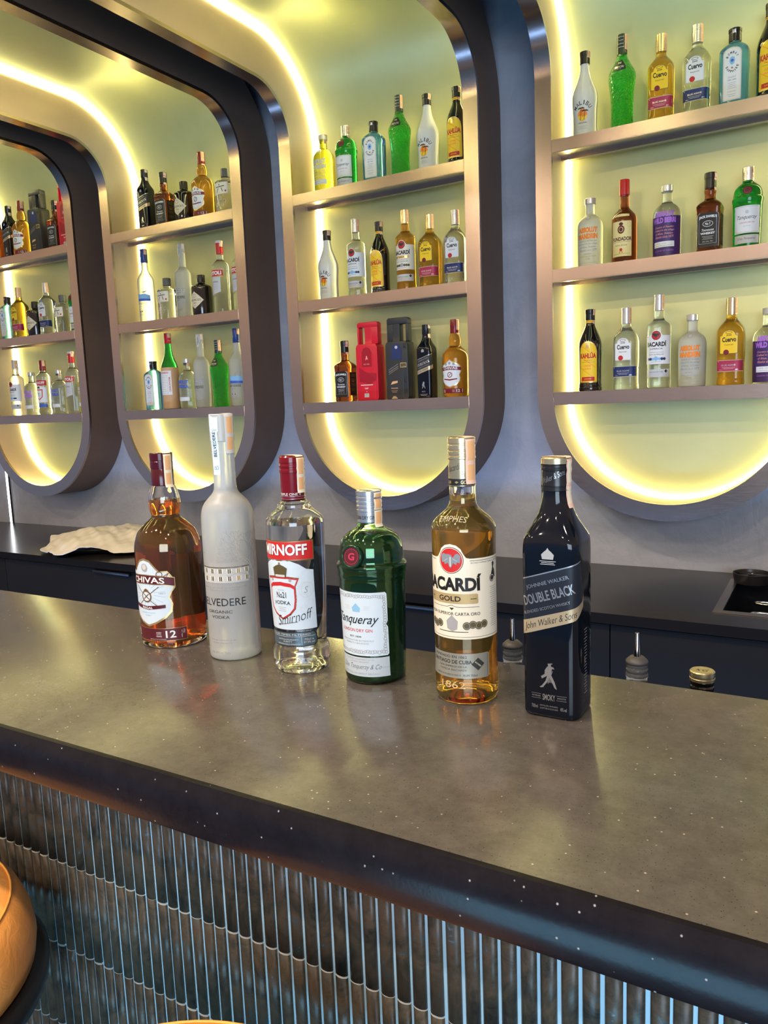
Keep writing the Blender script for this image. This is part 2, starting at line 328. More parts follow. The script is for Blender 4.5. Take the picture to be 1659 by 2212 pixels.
obj('drainer_bar', bm, M_CHROME, sink)
st = empty('sink_strainer', (-0.218, 2.635, ZC+0.0035)); tag(st, 'Round black plastic strainer lid resting on the back corner of the sink', 'strainer')
bm = bmesh.new(); lathe(bm, [(0.0, 0.052), (0.028, 0.056), (0.031, 0.056), (0.031, 0.053), (0.024, 0.051), (0.004, 0.049)], 48, caps=False)
obj('rim', bm, M_BLACK, st, angle=40)
bm = bmesh.new(); lathe(bm, [(0.020, 0.006), (0.026, 0.012), (0.026, 0.002)], 24)
for a in range(4): 
    A = a*PI/2+0.5; R_ = []
    for k in range(7):
        t_ = A-0.42+0.84*k/6; R_.append((0.0515*math.cos(t_), 0.0515*math.sin(t_)))
    vs = [bm.verts.new((x, y, 0.022)) for x, y in R_]+[bm.verts.new((0.01*math.cos(A+s), 0.01*math.sin(A+s), 0.024)) for s in (0.6, -0.6)]
    f = bm.faces.new(vs); ex = bmesh.ops.extrude_face_region(bm, geom=[f]); bmesh.ops.translate(bm, vec=(0, 0, -0.003), verts=[v for v in ex['geom'] if isinstance(v, bmesh.types.BMVert)])
obj('grate', bm, pr('dark_grey_plastic', (0.03, 0.03, 0.028), 0.4), st, False)
bm = bmesh.new(); lathe(bm, [(0.0265, 0.004), (0.029, 0.003), (0.0295, 0.0005)], 16); obj('screw', bm, M_CHROME, st)

# tray with napkins
tr = empty('serving_tray', (-2.93, 2.44, ZC+0.0005)); tag(tr, 'Round dark tray lying on the back worktop under the cream napkin pile', 'tray')
bm = bmesh.new(); lathe(bm, [(0.0, 0.20), (0.004, 0.25), (0.022, 0.275), (0.025, 0.277), (0.024, 0.270), (0.006, 0.246), (0.0035, 0.01)], 64, caps=True)
obj('tray_body', bm, pr('black_tray', (0.02, 0.022, 0.022), 0.3), tr)
bm = bmesh.new(); N = 70; R_ = []
rnd = random.Random(3)
ph = [rnd.uniform(0, 6.28) for _ in range(12)]
for i in range(N+1):
    row = []
    for j in range(N*2):
        a = 2*PI*j/(N*2); f = i/N
        out = 0.30+0.022*math.sin(3*a+ph[0])+0.018*math.sin(5*a+ph[1])+0.012*math.sin(9*a+ph[2])
        x = out*f*math.cos(a)*1.12; y = out*f*math.sin(a)*1.02
        h = 0.052*(1-f**3)+0.020+0.006*math.sin(14*x+ph[3]+9*y)+0.005*math.sin(31*x-18*y+ph[4])+0.004*math.sin(47*y+12*x+ph[5])
        h += 0.004*math.sin(95*x+40*y+ph[8])*math.sin(70*y-33*x+ph[9])+0.014*math.exp(-((x-0.12)**2+(y-0.06)**2)/0.004)+0.012*math.exp(-((x+0.05)**2+(y+0.1)**2)/0.006); h += 0.030*f**4*max(0, math.sin(4*a+ph[6])) - 0.012*f**5*(0.5+0.5*math.sin(7*a+ph[7]))
        row.append(bm.verts.new((x, y, max(h, 0.033 if math.hypot(x+0.03, y-0.01) < 0.287 else 0.016))))
    R_.append(row)
for A, B in zip(R_, R_[1:]):
    for k in range(len(A)): bm.faces.new((A[k], B[k], B[(k+1) % len(A)], A[(k+1) % len(A)]))
bmesh.ops.remove_doubles(bm, verts=bm.verts[:], dist=1e-5)
np_ = obj('napkin_cloth', bm, [M_CLOTH, M_CLOTHDARK]); np_.location = (-2.90, 2.43, ZC+0.001)
md = np_.modifiers.new('thick', 'SOLIDIFY'); md.thickness = 0.003; md.material_offset = 1; md.offset = -1
tag(np_, 'Crumpled cream napkin cloth spread over the dark tray', 'napkin')

# ------------------------------------------------------------------ bar
YB, YFR = 0.9249, 0.491; BX0, BX1 = -3.2, 1.2; YCL = 0.678
bm = bmesh.new()
prof = [(YB, 0.0), (YFR+0.006, 0.0), (YFR+0.002, -0.0015), (YFR, -0.005), (YFR-0.003, -0.010), (YFR-0.0055, -0.018), (YFR-0.0064, -0.026), (YFR-0.0066, -0.036), (YFR-0.0066, -0.047), (YFR-0.005, -0.0515), (YFR-0.001, -0.053), (YB, -0.053)]
L_ = [[bm.verts.new((x, y, z)) for y, z in prof] for x in (BX0, BX1)]
for k in range(len(prof)): bm.faces.new((L_[0][k], L_[0][(k+1) % len(prof)], L_[1][(k+1) % len(prof)], L_[1][k]))
bm.faces.new(L_[0][::-1]); bm.faces.new(L_[1]); bmesh.ops.recalc_face_normals(bm, faces=bm.faces[:])
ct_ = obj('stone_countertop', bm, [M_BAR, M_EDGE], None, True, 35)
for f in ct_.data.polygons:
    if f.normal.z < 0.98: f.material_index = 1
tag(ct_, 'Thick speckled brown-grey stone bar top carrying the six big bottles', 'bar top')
base = empty('bar_counter_base', (0, 0, ZFLOOR)); tag(base, 'Bar front clad in glossy marbled half-round tiles under the stone top', 'bar counter')
ZS = -ZFLOOR
boxobj('carcass', (BX0+0.02, BX1-0.02, YCL, YB-0.02, 0, ZS-0.0532), M_BARBACK, base)
boxobj('bottle_ledge', (BX0+0.02, BX1-0.02, YB-0.0195, YB+0.16, ZS-0.33, ZS-0.31), M_BARBACK, base)
boxobj('grout_bed', (BX0+0.02, BX1-0.02, YCL-0.003, YCL-0.0002, 0, ZS-0.0532), M_GROUT, base)
bm = bmesh.new(); PIT = 0.0211; xs0 = -0.5782; k0 = int((BX0+0.03-xs0)/PIT); k1 = int((BX1-0.05-xs0)/PIT)
zj = [ZS-0.0532, ZS-0.1755, ZS-0.3196, ZS-0.4636, ZS-0.6076, ZS-0.7516, ZS-0.8956, 0.0]
SEG = 8
for k in range(k0, k1):
    xc = xs0+PIT*(k+0.5)+0.0012; off = rnd.uniform(-0.0006, 0.0006); hw = PIT/2-0.0019
    for a, b_ in zip(zj, zj[1:]):
        g = rnd.uniform(0.0005, 0.0015); jt = rnd.uniform(-0.001, 0.001); top = a-g; bot = b_+g
        arc = [(xc+off+hw*math.cos(PI-PI*s/SEG), YCL-0.0031-0.0050*math.sin(PI*s/SEG)-0.0004*rnd.random()) for s in range(SEG+1)]
        T = [bm.verts.new((x, y, top)) for x, y in arc]; B_ = [bm.verts.new((x, y, bot+jt)) for x, y in arc]
        for s in range(SEG): f = bm.faces.new((B_[s], B_[s+1], T[s+1], T[s])); f.smooth = True
        f = bm.faces.new(T); f.material_index = 1; f = bm.faces.new(B_[::-1]); f.material_index = 1
me = bpy.data.meshes.new('tile_cladding'); bm.to_mesh(me); bm.free(); me.materials.append(M_TILE); me.materials.append(M_TILE_CUT); link('tile_cladding', me, base)

# ------------------------------------------------------------------ stools
def stool(x, y, label):
    s = empty('bar_stool', (x, y, ZFLOOR)); tag(s, label, 'stool', 'orange leather bar stools along the bar')
    H = -ZFLOOR
    bm = bmesh.new(); lathe(bm, [(H-0.372, 0.205), (H-0.366, 0.214), (H-0.345, 0.217), (H-0.318, 0.213), (H-0.292, 0.203), (H-0.2805, 0.191), (H-0.2775, 0.184), (H-0.273, 0.15), (H-0.268, 0.08), (H-0.2665, 0.01)], 72)
    obj('seat_cushion', bm, M_LEATHER, s)
    bm = bmesh.new(); tube(bm, [(0.191*math.cos(2*PI*k/72), 0.191*math.sin(2*PI*k/72), H-0.279) for k in range(72)], 0.0016, 6, closed=True)
    obj('piping', bm, pr('pale_orange_piping', (0.9, 0.42, 0.08), 0.5), s)
    bm = bmesh.new(); lathe(bm, [(H-0.402, 0.18), (H-0.402, 0.221), (H-0.396, 0.228), (H-0.378, 0.230), (H-0.3725, 0.222), (H-0.3725, 0.18)], 64)
    obj('seat_ring', bm, M_BLACK, s)
    for k in range(4):
        a = PI/4+k*PI/2; bm = bmesh.new(); tube(bm, [(0.15*math.cos(a), 0.15*math.sin(a), H-0.403), (0.21*math.cos(a), 0.21*math.sin(a), 0.001)], 0.013, 12); obj('leg', bm, M_BLACK, s)
    bm = bmesh.new(); tube(bm, [(0.192*math.cos(2*PI*k/48), 0.192*math.sin(2*PI*k/48), 0.28) for k in range(48)], 0.009, 8, closed=True); obj('foot_ring', bm, M_BLACK, s)
stool(-1.045, 0.402, 'Orange leather bar stool with black ring near the far end of the bar')
stool(-0.455, 0.342, 'Orange leather bar stool of which only the rim shows at the frame bottom')

# ------------------------------------------------------------------ bottle engine (millimetres)
MM = 0.001
class Prof:
    tables = {}
    def __init__(self, rings, smooth=2):
        R = [(q[0], q[1], q[1], 2.0) if len(q) == 2 else tuple(map(float, q)) for q in rings]
        P = np.array(R, float)
        for _ in range(smooth):
            a, b_ = P[:-1], P[1:]; Q = np.empty((2*len(a), 4)); Q[0::2] = 0.75*a+0.25*b_; Q[1::2] = 0.25*a+0.75*b_
            P = np.vstack([P[:1], Q, P[-1:]])
        self.P = P; o = np.argsort(P[:, 0], kind='stable'); self.S = P[o]
    def at(self, z): return tuple(np.interp(z, self.S[:, 0], self.S[:, k]) for k in (1, 2, 3))
    @classmethod
    def table(cls, rx, ry, n):
        key = (round(rx*4), round(ry*4), round(n*4))
        if key not in cls.tables:
            phi = np.linspace(-PI, PI, 721); t = phi-PI/2; nn = key[2]/4
            x = key[0]/4*np.sign(np.cos(t))*np.abs(np.cos(t))**(2/nn); y = key[1]/4*np.sign(np.sin(t))*np.abs(np.sin(t))**(2/nn)
            s = np.concatenate([[0], np.cumsum(np.hypot(np.diff(x), np.diff(y)))]); s -= s[360]
            cls.tables[key] = (s, x/max(key[0]/4, .01), y/max(key[1]/4, .01))
        return cls.tables[key]
    def wrap(self, s, z, off):
        rx, ry, n = self.at(z); S, X, Y = self.table(rx, ry, n)
        def p(q): return np.interp(q, S, X)*rx, np.interp(q, S, Y)*ry
        x, y = p(s); x1, y1 = p(s-0.7); x2, y2 = p(s+0.7); tx, ty = x2-x1, y2-y1; L = math.hypot(tx, ty) or 1
        return (x+ty/L*off, y-tx/L*off, z)
    def ring(self, bm, q, seg, inset=0):
        z, rx, ry, n = q; out = []; rx = max(rx-inset, 0.4); ry = max(ry-inset, 0.4)
        for k in range(seg):
            t = 2*PI*k/seg
            if n > 2.6: t = t+0.18*math.sin(4*t)*-1
            c, s = math.cos(t), math.sin(t)
            out.append(bm.verts.new((rx*MM*math.copysign(abs(c)**(2/n), c), ry*MM*math.copysign(abs(s)**(2/n), s), z*MM)))
        return out
    def skin(self, bm, seg=36, inset=0, z0=None, z1=None, flip=False, mat=0, punt=0):
        rows = [q for q in self.P if (z0 is None or q[0] > z0) and (z1 is None or q[0] < z1)]
        if z0 is not None: rows = [(z0,)+self.at(z0)]+rows
        if z1 is not None: rows = rows+[(z1,)+self.at(z1)]
        R = [self.ring(bm, q, seg, inset) for q in rows]; fs = []
        for A, B in zip(R, R[1:]):
            for k in range(seg): fs.append(bm.faces.new((A[k], A[(k+1) % seg], B[(k+1) % seg], B[k])))
        q = rows[0]; last = R[0]
        if punt:
            for f, h in ((0.85, 0.15), (0.55, 0.75), (0.2, 1.0)):
                r2 = self.ring(bm, (q[0]+punt*h, (q[1]-inset)*f, (q[2]-inset)*f, q[3]), seg)
                for k in range(seg): fs.append(bm.faces.new((last[(k+1) % seg], last[k], r2[k], r2[(k+1) % seg])))
                last = r2
        fs.append(bm.faces.new(last[::-1])); fs.append(bm.faces.new(R[-1]))
        for f in fs:
            f.material_index = mat
            if flip: f.normal_flip()

TXT = {}
def text_mesh(s, bold, shear):
    key = (s, bold, shear)
    if key not in TXT:
        c = bpy.data.curves.new('lettering', 'FONT'); c.body = s; c.size = 1; c.offset = bold; c.shear = shear; c.resolution_u = 3
        o = bpy.data.objects.new('lettering', c); me = o.to_mesh()
        V = [tuple(v.co) for v in me.vertices]; F = [tuple(p.vertices) for p in me.polygons]; o.to_mesh_clear()
        bpy.data.objects.remove(o); bpy.data.curves.remove(c)
        A = np.array(V)[:, :2]; lo = A.min(0); hi = A.max(0); A = (A-(lo+hi)/2)/(hi-lo)
        TXT[key] = (A, F)
    return TXT[key]
class Lab:
    def __init__(self, prof): self.p = prof; self.bm = bmesh.new(); self.m = []
    def mi(self, m):
        if isinstance(m, str): m = I[m]
        if m not in self.m: self.m.append(m)
        return self.m.index(m)
    def xf(self, pts, c, rot):
        a = math.radians(rot); return [(c[0]+x*math.cos(a)-y*math.sin(a), c[1]+x*math.sin(a)+y*math.cos(a)) for x, y in pts]
    def poly(self, pts, mat, lay=0, c=(0, 0), rot=0):
        vs = [self.bm.verts.new((x, y, lay)) for x, y in self.xf(pts, c, rot)]
        f = self.bm.faces.new(vs); f.material_index = self.mi(mat); bmesh.ops.triangulate(self.bm, faces=[f]); return self
    def rect(self, x, z, w_, h, mat, lay=0, rot=0, r=0):
        a, b_ = w_/2, h/2
        if r: pts = [(sx_*(a-r)+r*math.cos(t), sz*(b_-r)+r*math.sin(t)) for sx_, sz, t0 in ((1, 1, 0), (-1, 1, PI/2), (-1, -1, PI), (1, -1, 1.5*PI)) for t in (t0, t0+PI/8, t0+PI/4, t0+3*PI/8, t0+PI/2)]
        else: pts = [(-a, -b_), (a, -b_), (a, b_), (-a, b_)]
        return self.poly(pts, mat, lay, (x, z), rot)
    def disc(self, x, z, r, mat, lay=0, rz=None, k=28): return self.poly([(r*math.cos(2*PI*i/k), (rz or r)*math.sin(2*PI*i/k)) for i in range(k)], mat, lay, (x, z))
    def ring(self, x, z, r, t, mat, lay=0, rz=None, k=32):
        rz = rz or r; mi = self.mi(mat); A = [self.bm.verts.new((x+r*math.cos(2*PI*i/k), z+rz*math.sin(2*PI*i/k), lay)) for i in range(k)]; B = [self.bm.verts.new((x+(r-t)*math.cos(2*PI*i/k), z+(rz-t)*math.sin(2*PI*i/k), lay)) for i in range(k)]
        for i in range(k): self.bm.faces.new((A[i], A[(i+1) % k], B[(i+1) % k], B[i])).material_index = mi
        return self
    def line(self, pts, t, mat, lay=1):
        for (x0, y0), (x1, y1) in zip(pts, pts[1:]):
            d = math.hypot(x1-x0, y1-y0) or 1; nx, ny = -(y1-y0)/d*t/2, (x1-x0)/d*t/2
            self.poly([(x0+nx, y0+ny), (x0-nx, y0-ny), (x1-nx, y1-ny), (x1+nx, y1+ny)], mat, lay)
        return self
    def text(self, s, x, z, w_, h, mat, lay=1, bold=0.0, shear=0.0, rot=0, arch=0):
        A, F = text_mesh(s, bold, shear); a = math.radians(rot); mi = self.mi(mat); vs = []
        for u, v in A:
            X, Y = u*w_, v*h
            if arch: Y += arch*(1-(2*u)**2)
            vs.append(self.bm.verts.new((x+X*math.cos(a)-Y*math.sin(a), z+X*math.sin(a)+Y*math.cos(a), lay)))
        for f in F:
            try: self.bm.faces.new([vs[i] for i in f]).material_index = mi
            except ValueError: pass
        return self
    def bars(self, x, z, w_, n_, step, mat, lay=1, t=0.7, rot=0):
        for i in range(n_):
            ww = w_*(0.72+0.28*((i*7+3) % 5)/4); self.rect(x, z-i*step, ww, t, mat, lay, rot)
        return self
    def done(self, name, parent, ds=3.0, dz=11.0, label=None, base=0.12):
        bm = self.bm; X = [v.co.x for v in bm.verts]; Z = [v.co.y for v in bm.verts]
        for axis, lo, hi, d in ((0, min(X), max(X), ds), (1, min(Z), max(Z), dz)):
            if not d: continue
            c = math.floor(lo/d)*d+d
            while c < hi:
                co = (c, 0, 0) if axis == 0 else (0, c, 0); no = (1, 0, 0) if axis == 0 else (0, 1, 0)
                bmesh.ops.bisect_plane(bm, geom=bm.verts[:]+bm.edges[:]+bm.faces[:], dist=1e-5, plane_co=co, plane_no=no); c += d
        for v in bm.verts:
            q = self.p.wrap(v.co.x, v.co.y, base+0.10*v.co.z); v.co = (q[0]*MM, q[1]*MM, q[2]*MM)
        bm.normal_update()
        for f in bm.faces:
            c = f.calc_center_median(); 
            if f.normal.x*c.x+f.normal.y*c.y < 0: f.normal_flip()
        o = obj(name, bm, self.m, parent, False)
        if label: o['label'] = label
        return o

def seal(prof, parent, az, wid, za, zb, mats=('seal', 'seal2'), marks=True):
    """a tax strip folded over the cap: down one side to za, the other side to zb"""
    if wid < 12.2 and len(prof.S) < 400: wid *= 1.25
    top = prof.S[-1][0]; bm = bmesh.new(); d = math.radians(az); ux, uy = math.cos(d), math.sin(d); tx, ty = -uy, ux
    path = [(1, za+(top-za)*i/12) for i in range(13)]; rt = prof.at(top)[0]
    pts = [(prof.at(z)[0]+0.5+(0.9 if i == 0 else 0.25*(12-i)/12), z) for i, (_, z) in enumerate(path)]+[(rt*0.6, top+0.5), (0, top+0.6), (-rt*0.6, top+0.5)]
    pts += [(-(prof.at(z)[0]+0.5), z) for z in [top-(top-zb)*i/10 for i in range(11)]]
    NB = 6; R = []
    for rho, z in pts:
        row = []
        for k in range(NB+1):
            tt = (k/NB-0.5)*wid; r0 = abs(rho)
            rr = math.copysign(math.sqrt(max(r0*r0-tt*tt, 0)), rho) if z <= top and r0 > wid/2 else rho
            row.append(bm.verts.new(((ux*rr+tx*tt)*MM, (uy*rr+ty*tt)*MM, z*MM)))
        R.append(row)
    for i, (A, B) in enumerate(zip(R, R[1:])):
        for k in range(NB):
            f = bm.faces.new((A[k], A[k+1], B[k+1], B[k])); f.material_index = 1 if (1 <= k < NB-1 and ((1 <= i <= 4) or (6 <= i <= 10))) and marks else 0
    o = obj('tax_seal', bm, [I[mats[0]], I[mats[1]]], parent)
    if marks and za < top-20:
        L = Lab(prof); s0 = 0; 
    return o

def ridged(z0, z1, r, ridges, depth=0.6, top=1.0):
    """cap profile with ridges between z0 and z1"""
    P = [(z0, r)]
    for a, b_ in ridges: P += [(a, r), (a+0.3, r-depth), (b_-0.3, r-depth), (b_, r)]
    P += [(z1-top, r), (z1, r-top*0.8)]
    return P
def part(name, rings, mat, parent, seg=28, smooth=1, angle=40, label=None):
    bm = bmesh.new(); p = Prof(rings, smooth); p.skin(bm, seg); o = obj(name, bm, mat, parent, angle=angle)
    if label: o['label'] = label
    return p, o
def solid(name, body, mat, cap, capmat, seg=36, capname='cap', smooth=2, angle=55, punt=0):
    r = empty(name); r.empty_display_size = 0.02
    bm = bmesh.new(); p = Prof(body, smooth); p.skin(bm, seg, punt=punt); obj('glass_body', bm, mat, r, angle=angle)
    c = Prof(cap, 0); bm = bmesh.new(); c.skin(bm, 28); obj(capname, bm, capmat, r, angle=35)
    full = Prof([tuple(q) for q in p.S]+[tuple(q) for q in c.S if q[0] >= p.S[-1][0]-0.5], 0)
    full.S = full.P[np.argsort(full.P[:, 0], kind='stable')]
    return r, p, c, full
def hollow(name, body, glass, liquid, fill, wall=2.6, floor_=7, seg=72, angle=50, punt=0, filled=None):
    r = empty(name); r.empty_display_size = 0.02; p = Prof(body, 2); top = p.S[-1][0]
    bm = bmesh.new(); p.skin(bm, seg, punt=punt); p.skin(bm, seg, inset=wall, z0=floor_, z1=top-1.0, flip=True, punt=max(0, punt-2))
    g_ = obj('glass_body', bm, [glass, filled or glass], r, angle=angle)
    for f in g_.data.polygons:
        c = f.center
        if filled and floor_ < c.z*1000 < fill and math.hypot(c.x, c.y)*1000 > p.at(c.z*1000)[0]-wall/2: f.material_index = 1
    bm = bmesh.new(); p.skin(bm, seg, inset=wall-0.25, z0=floor_-0.25, z1=fill, punt=max(0, punt-2)); obj('liquid', bm, liquid, r, angle=angle)
    return r, p

# ------------------------------------------------------------------ the six bottles on the bar
def hero_whisky():
    body = [(0, 44), (0.6, 46.8), (4, 48), (14, 48.4), (44, 48.6), (90, 49), (134, 49.2), (150, 48.8), (162, 46), (172, 41.5), (181, 32.5), (188, 24.5), (192, 20.4), (196, 20.6), (203, 22.8), (212, 23.4), (219, 22.9), (228, 21), (236, 18.6), (241, 15.2), (244, 15)]
    r, p = hollow('whisky_bottle', body, GLASS, L_WHISKY, 218, wall=2.6, floor_=8, punt=6, filled=W_AMBER)
    cap = Prof([(238, 15.6), (239, 16.6), (262, 16.4), (262.6, 16.0), (264, 16.0), (264.6, 16.6), (274, 16.7), (274.5, 16.3), (275.5, 16.3), (276, 16.8), (286, 16.8), (287, 15.8)], 0)
    bm = bmesh.new(); cap.skin(bm, 48); obj('cap', bm, C_WINE, r, angle=35)
    full = Prof([tuple(q) for q in p.S if q[0] < 238]+[tuple(q) for q in cap.S], 0)
    seal(full, r, -12, 13, 236, 246, ('cream', 'seal2'))
    L = Lab(p)
    def shield(k): return [(x*k, 84+(z-84)*k) for x, z in ((0, 33), (14, 38), (30, 47), (39, 56), (41, 68), (37, 78), (41, 86), (46, 92), (46, 104), (38, 104), (40, 112), (36, 117), (24, 117), (18, 124), (10, 133), (0, 136), (-10, 133), (-18, 124), (-24, 117), (-36, 117), (-40, 112), (-38, 104), (-46, 104), (-46, 92), (-41, 86), (-37, 78), (-41, 68), (-39, 56), (-30, 47), (-14, 38))]
    L.poly(shield(1.0), 'gold', 0).poly(shield(0.94), I['cyanw'], 1)
    for k in range(20):
        a = 2*PI*k/20+0.1; L.line([(13*math.cos(a), 84+12*math.sin(a)), (33*math.cos(a)*0.95, 84+27*math.sin(a))], 0.5, 'lblue', 2)
    L.poly([(-46, 93), (-30, 96), (0, 97.5), (30, 96), (46, 93), (46, 107), (30, 110.5), (0, 112), (-30, 110.5), (-46, 107)], 'gold', 2)
    L.poly([(-45, 94.3), (-30, 97.2), (0, 98.7), (30, 97.2), (45, 94.3), (45, 106), (30, 109.3), (0, 110.8), (-30, 109.3), (-45, 106)], 'wine', 3)
    L.text('CHIVAS', 0, 102.5, 62, 9, 'white', 4, bold=0.02, arch=1.6)
    L.line([(-22, 62), (22, 94)], 1.1, 'brown', 3); L.line([(22, 62), (-22, 94)], 1.1, 'brown', 3)
    L.disc(0, 79, 9.5, 'brown', 4, 9).disc(0, 79, 7.2, 'cyanw', 5, 6.8).line([(-5, 75), (5, 83)], 1.6, 'brown', 6).line([(5, 75), (-5, 83)], 1.6, 'brown', 6).poly([(-5, 88), (0, 91), (5, 88), (3, 86), (-3, 86)], 'brown', 5)
    L.text('1801', 26, 84, 9, 2.4, 'grey', 4)
    L.poly([(-30, 62), (0, 59), (30, 62), (30, 67), (0, 64.5), (-30, 67)], 'wine', 4).text('REGAL', 0, 62.6, 20, 3.4, 'white', 5, bold=0.02, arch=-1)
    L.text('BLENDED SCOTCH', 0, 54.5, 26, 2, 'lblue', 4).text('WHISKY', 0, 50.5, 12, 2, 'lblue', 4)
    L.disc(0, 122, 6, 'grey', 4).disc(0, 123, 4, 'lgrey', 5).ring(24, 112, 5, 1.2, 'brown', 4).line([(28, 108), (38, 114), (34, 109)], 1, 'brown', 4)
    L.done('shield_label', r)
    L = Lab(p); L.rect(0, 21.5, 116, 19, 'gold', 0).rect(0, 21.5, 115, 18, 'wine', 1)
    L.text('12', 34, 22, 15, 11, 'white', 2, bold=0.02).text('AGED', 16, 24.5, 8, 2.2, 'white', 2).text('YEARS', 16, 19, 9, 2.2, 'white', 2).rect(16, 21.8, 8, 0.4, 'white', 2)
    L.text('12', -34, 22, 15, 11, 'white', 2, bold=0.02).text('70cl', 53.5, 24.5, 6, 3, 'lgrey', 2, rot=90).text('40% vol', 50, 21, 11, 1.8, 'lgrey', 2, rot=90).text('PRODUCT OF SCOTLAND', 14, 14.5, 26, 1.4, 'lgrey', 2)
    L.done('age_label', r)
    bm = bmesh.new(); lathe(bm, [(z*MM, (p.at(z)[0]-2.9)*MM) for z in (30, 60, 100, 128)], 24, caps=False)
    bmesh.ops.delete(bm, geom=[v for v in bm.verts if not (v.co.y > 0.018 and abs(v.co.x) < 0.034)], context='VERTS')
    obj('back_label', bm, ink('label_back_red', (0.30, 0.03, 0.02)), r)
    return r
def hero_frosted():
    body = [(0, 33), (1.5, 36), (6, 36.5), (100, 36.6), (180, 36.6), (200, 36.2), (210, 34.6), (218, 31), (225, 25), (230, 20), (235, 16.5), (242, 15.4), (266, 15), (300, 15.8), (318, 16.2)]
    r = empty('vodka_bottle'); p = Prof(body, 2); bm = bmesh.new(); p.skin(bm, 64, punt=6); obj('glass_body', bm, M_FROST, r, angle=60)
    cap = Prof([(303, 15.6), (304, 16.6), (340, 16.7), (341, 16)], 0); bm = bmesh.new(); cap.skin(bm, 48); obj('cap', bm, pr('frosted_cap', (0.55, 0.54, 0.5), 0.3, trans=0.3), r, angle=35)
    full = Prof([tuple(q) for q in p.S if q[0] < 303]+[tuple(q) for q in cap.S], 0)
    seal(full, r, -8, 12, 287, 300, ('lgrey', 'seal2'))
    L = Lab(full); L.rect(0, 329, 15, 24, 'cyanw', 3).rect(0, 289, 12, 62, 'cyanw', 3)
    L.text('BELVEDERE', 0.5, 300, 34, 5, 'black', 7, bold=0.005, rot=90).text('B', 0.5, 268, 5, 7, 'grey', 7, bold=-0.01, rot=90)
    L.done('neck_strip', r, ds=2)
    L = Lab(p)
    L.text('BELVEDERE', 8, 84, 74, 10.5, 'black', 1, bold=0.0).text('ORGANIC', 6, 70.5, 39, 4.2, 'black', 1).text('VODKA', 7, 63, 28, 4.2, 'black', 1)
    L.text('DISTILLED AND BOTTLED BY', 8, 30, 40, 1.9, 'grey', 1).text('POLMOS ZYRARDOW', 7, 26, 32, 1.9, 'grey', 1).text('Alc. 40% vol. 70cl e', 4, 12, 30, 3, 'grey', 1)
    L.done('lettering', r)
    L = Lab(p); g = 'grey'; lg = ink('etched_grey', (0.50, 0.51, 0.50), 0.6)
    hx0, hx1 = -22, 52
    L.rect(15, 121, 74, 20, lg, 0).rect(15, 132.6, 78, 1.2, 'khaki', 1).poly([(-8, 133), (-4, 139), (48, 139), (53, 133)], ink('etched_roof', (0.36, 0.36, 0.35), 0.6), 1)
    L.rect(15, 111, 80, 0.8, 'grey', 1)
    for ix in range(6):
        for iz in (117, 127.5): L.rect(-13+ix*12.5, iz, 7, 6.2, 'white', 1).rect(-13+ix*12.5, iz, 4.4, 6, I['khaki'] if ix < 4 else I['gold'], 2).rect(-13+ix*12.5, iz, 0.5, 6.2, 'white', 3)
    for k, t_ in enumerate(('ONCE UPON A SNOW NIGHT', 'DEEPLY SECRET')): L.text(t_, 14, 104.5-3.5*k, 66-22*k, 1.8, 'grey', 1, shear=-0.3)
    tk = ink('etched_trunk', (0.42, 0.41, 0.37), 0.6)
    L.poly([(57, 12), (66, 12), (63.5, 40), (62.2, 90), (63, 125), (60, 125), (60, 90), (59.5, 40)], tk, 2)
    rr = random.Random(5)
    def branch(x, z, a, ln, t_, d):
        x2, z2 = x+ln*math.cos(a), z+ln*math.sin(a); L.line([(x, z), (x2, z2)], t_, tk, 2)
        if d > 0:
            for s in (-1, 1): branch(x2, z2, a+s*rr.uniform(0.25, 0.6), ln*rr.uniform(0.62, 0.85), max(t_*0.66, 0.3), d-1)
    branch(61, 122, 1.9, 17, 2.0, 6); branch(62, 118, 1.2, 16, 1.6, 5); branch(61, 112, 2.5, 15, 1.3, 5); branch(-26, 130, 1.7, 9, 0.7, 4); branch(60, 128, 2.35, 22, 1.4, 5)
    L.done('etched_scene', r)
    return r
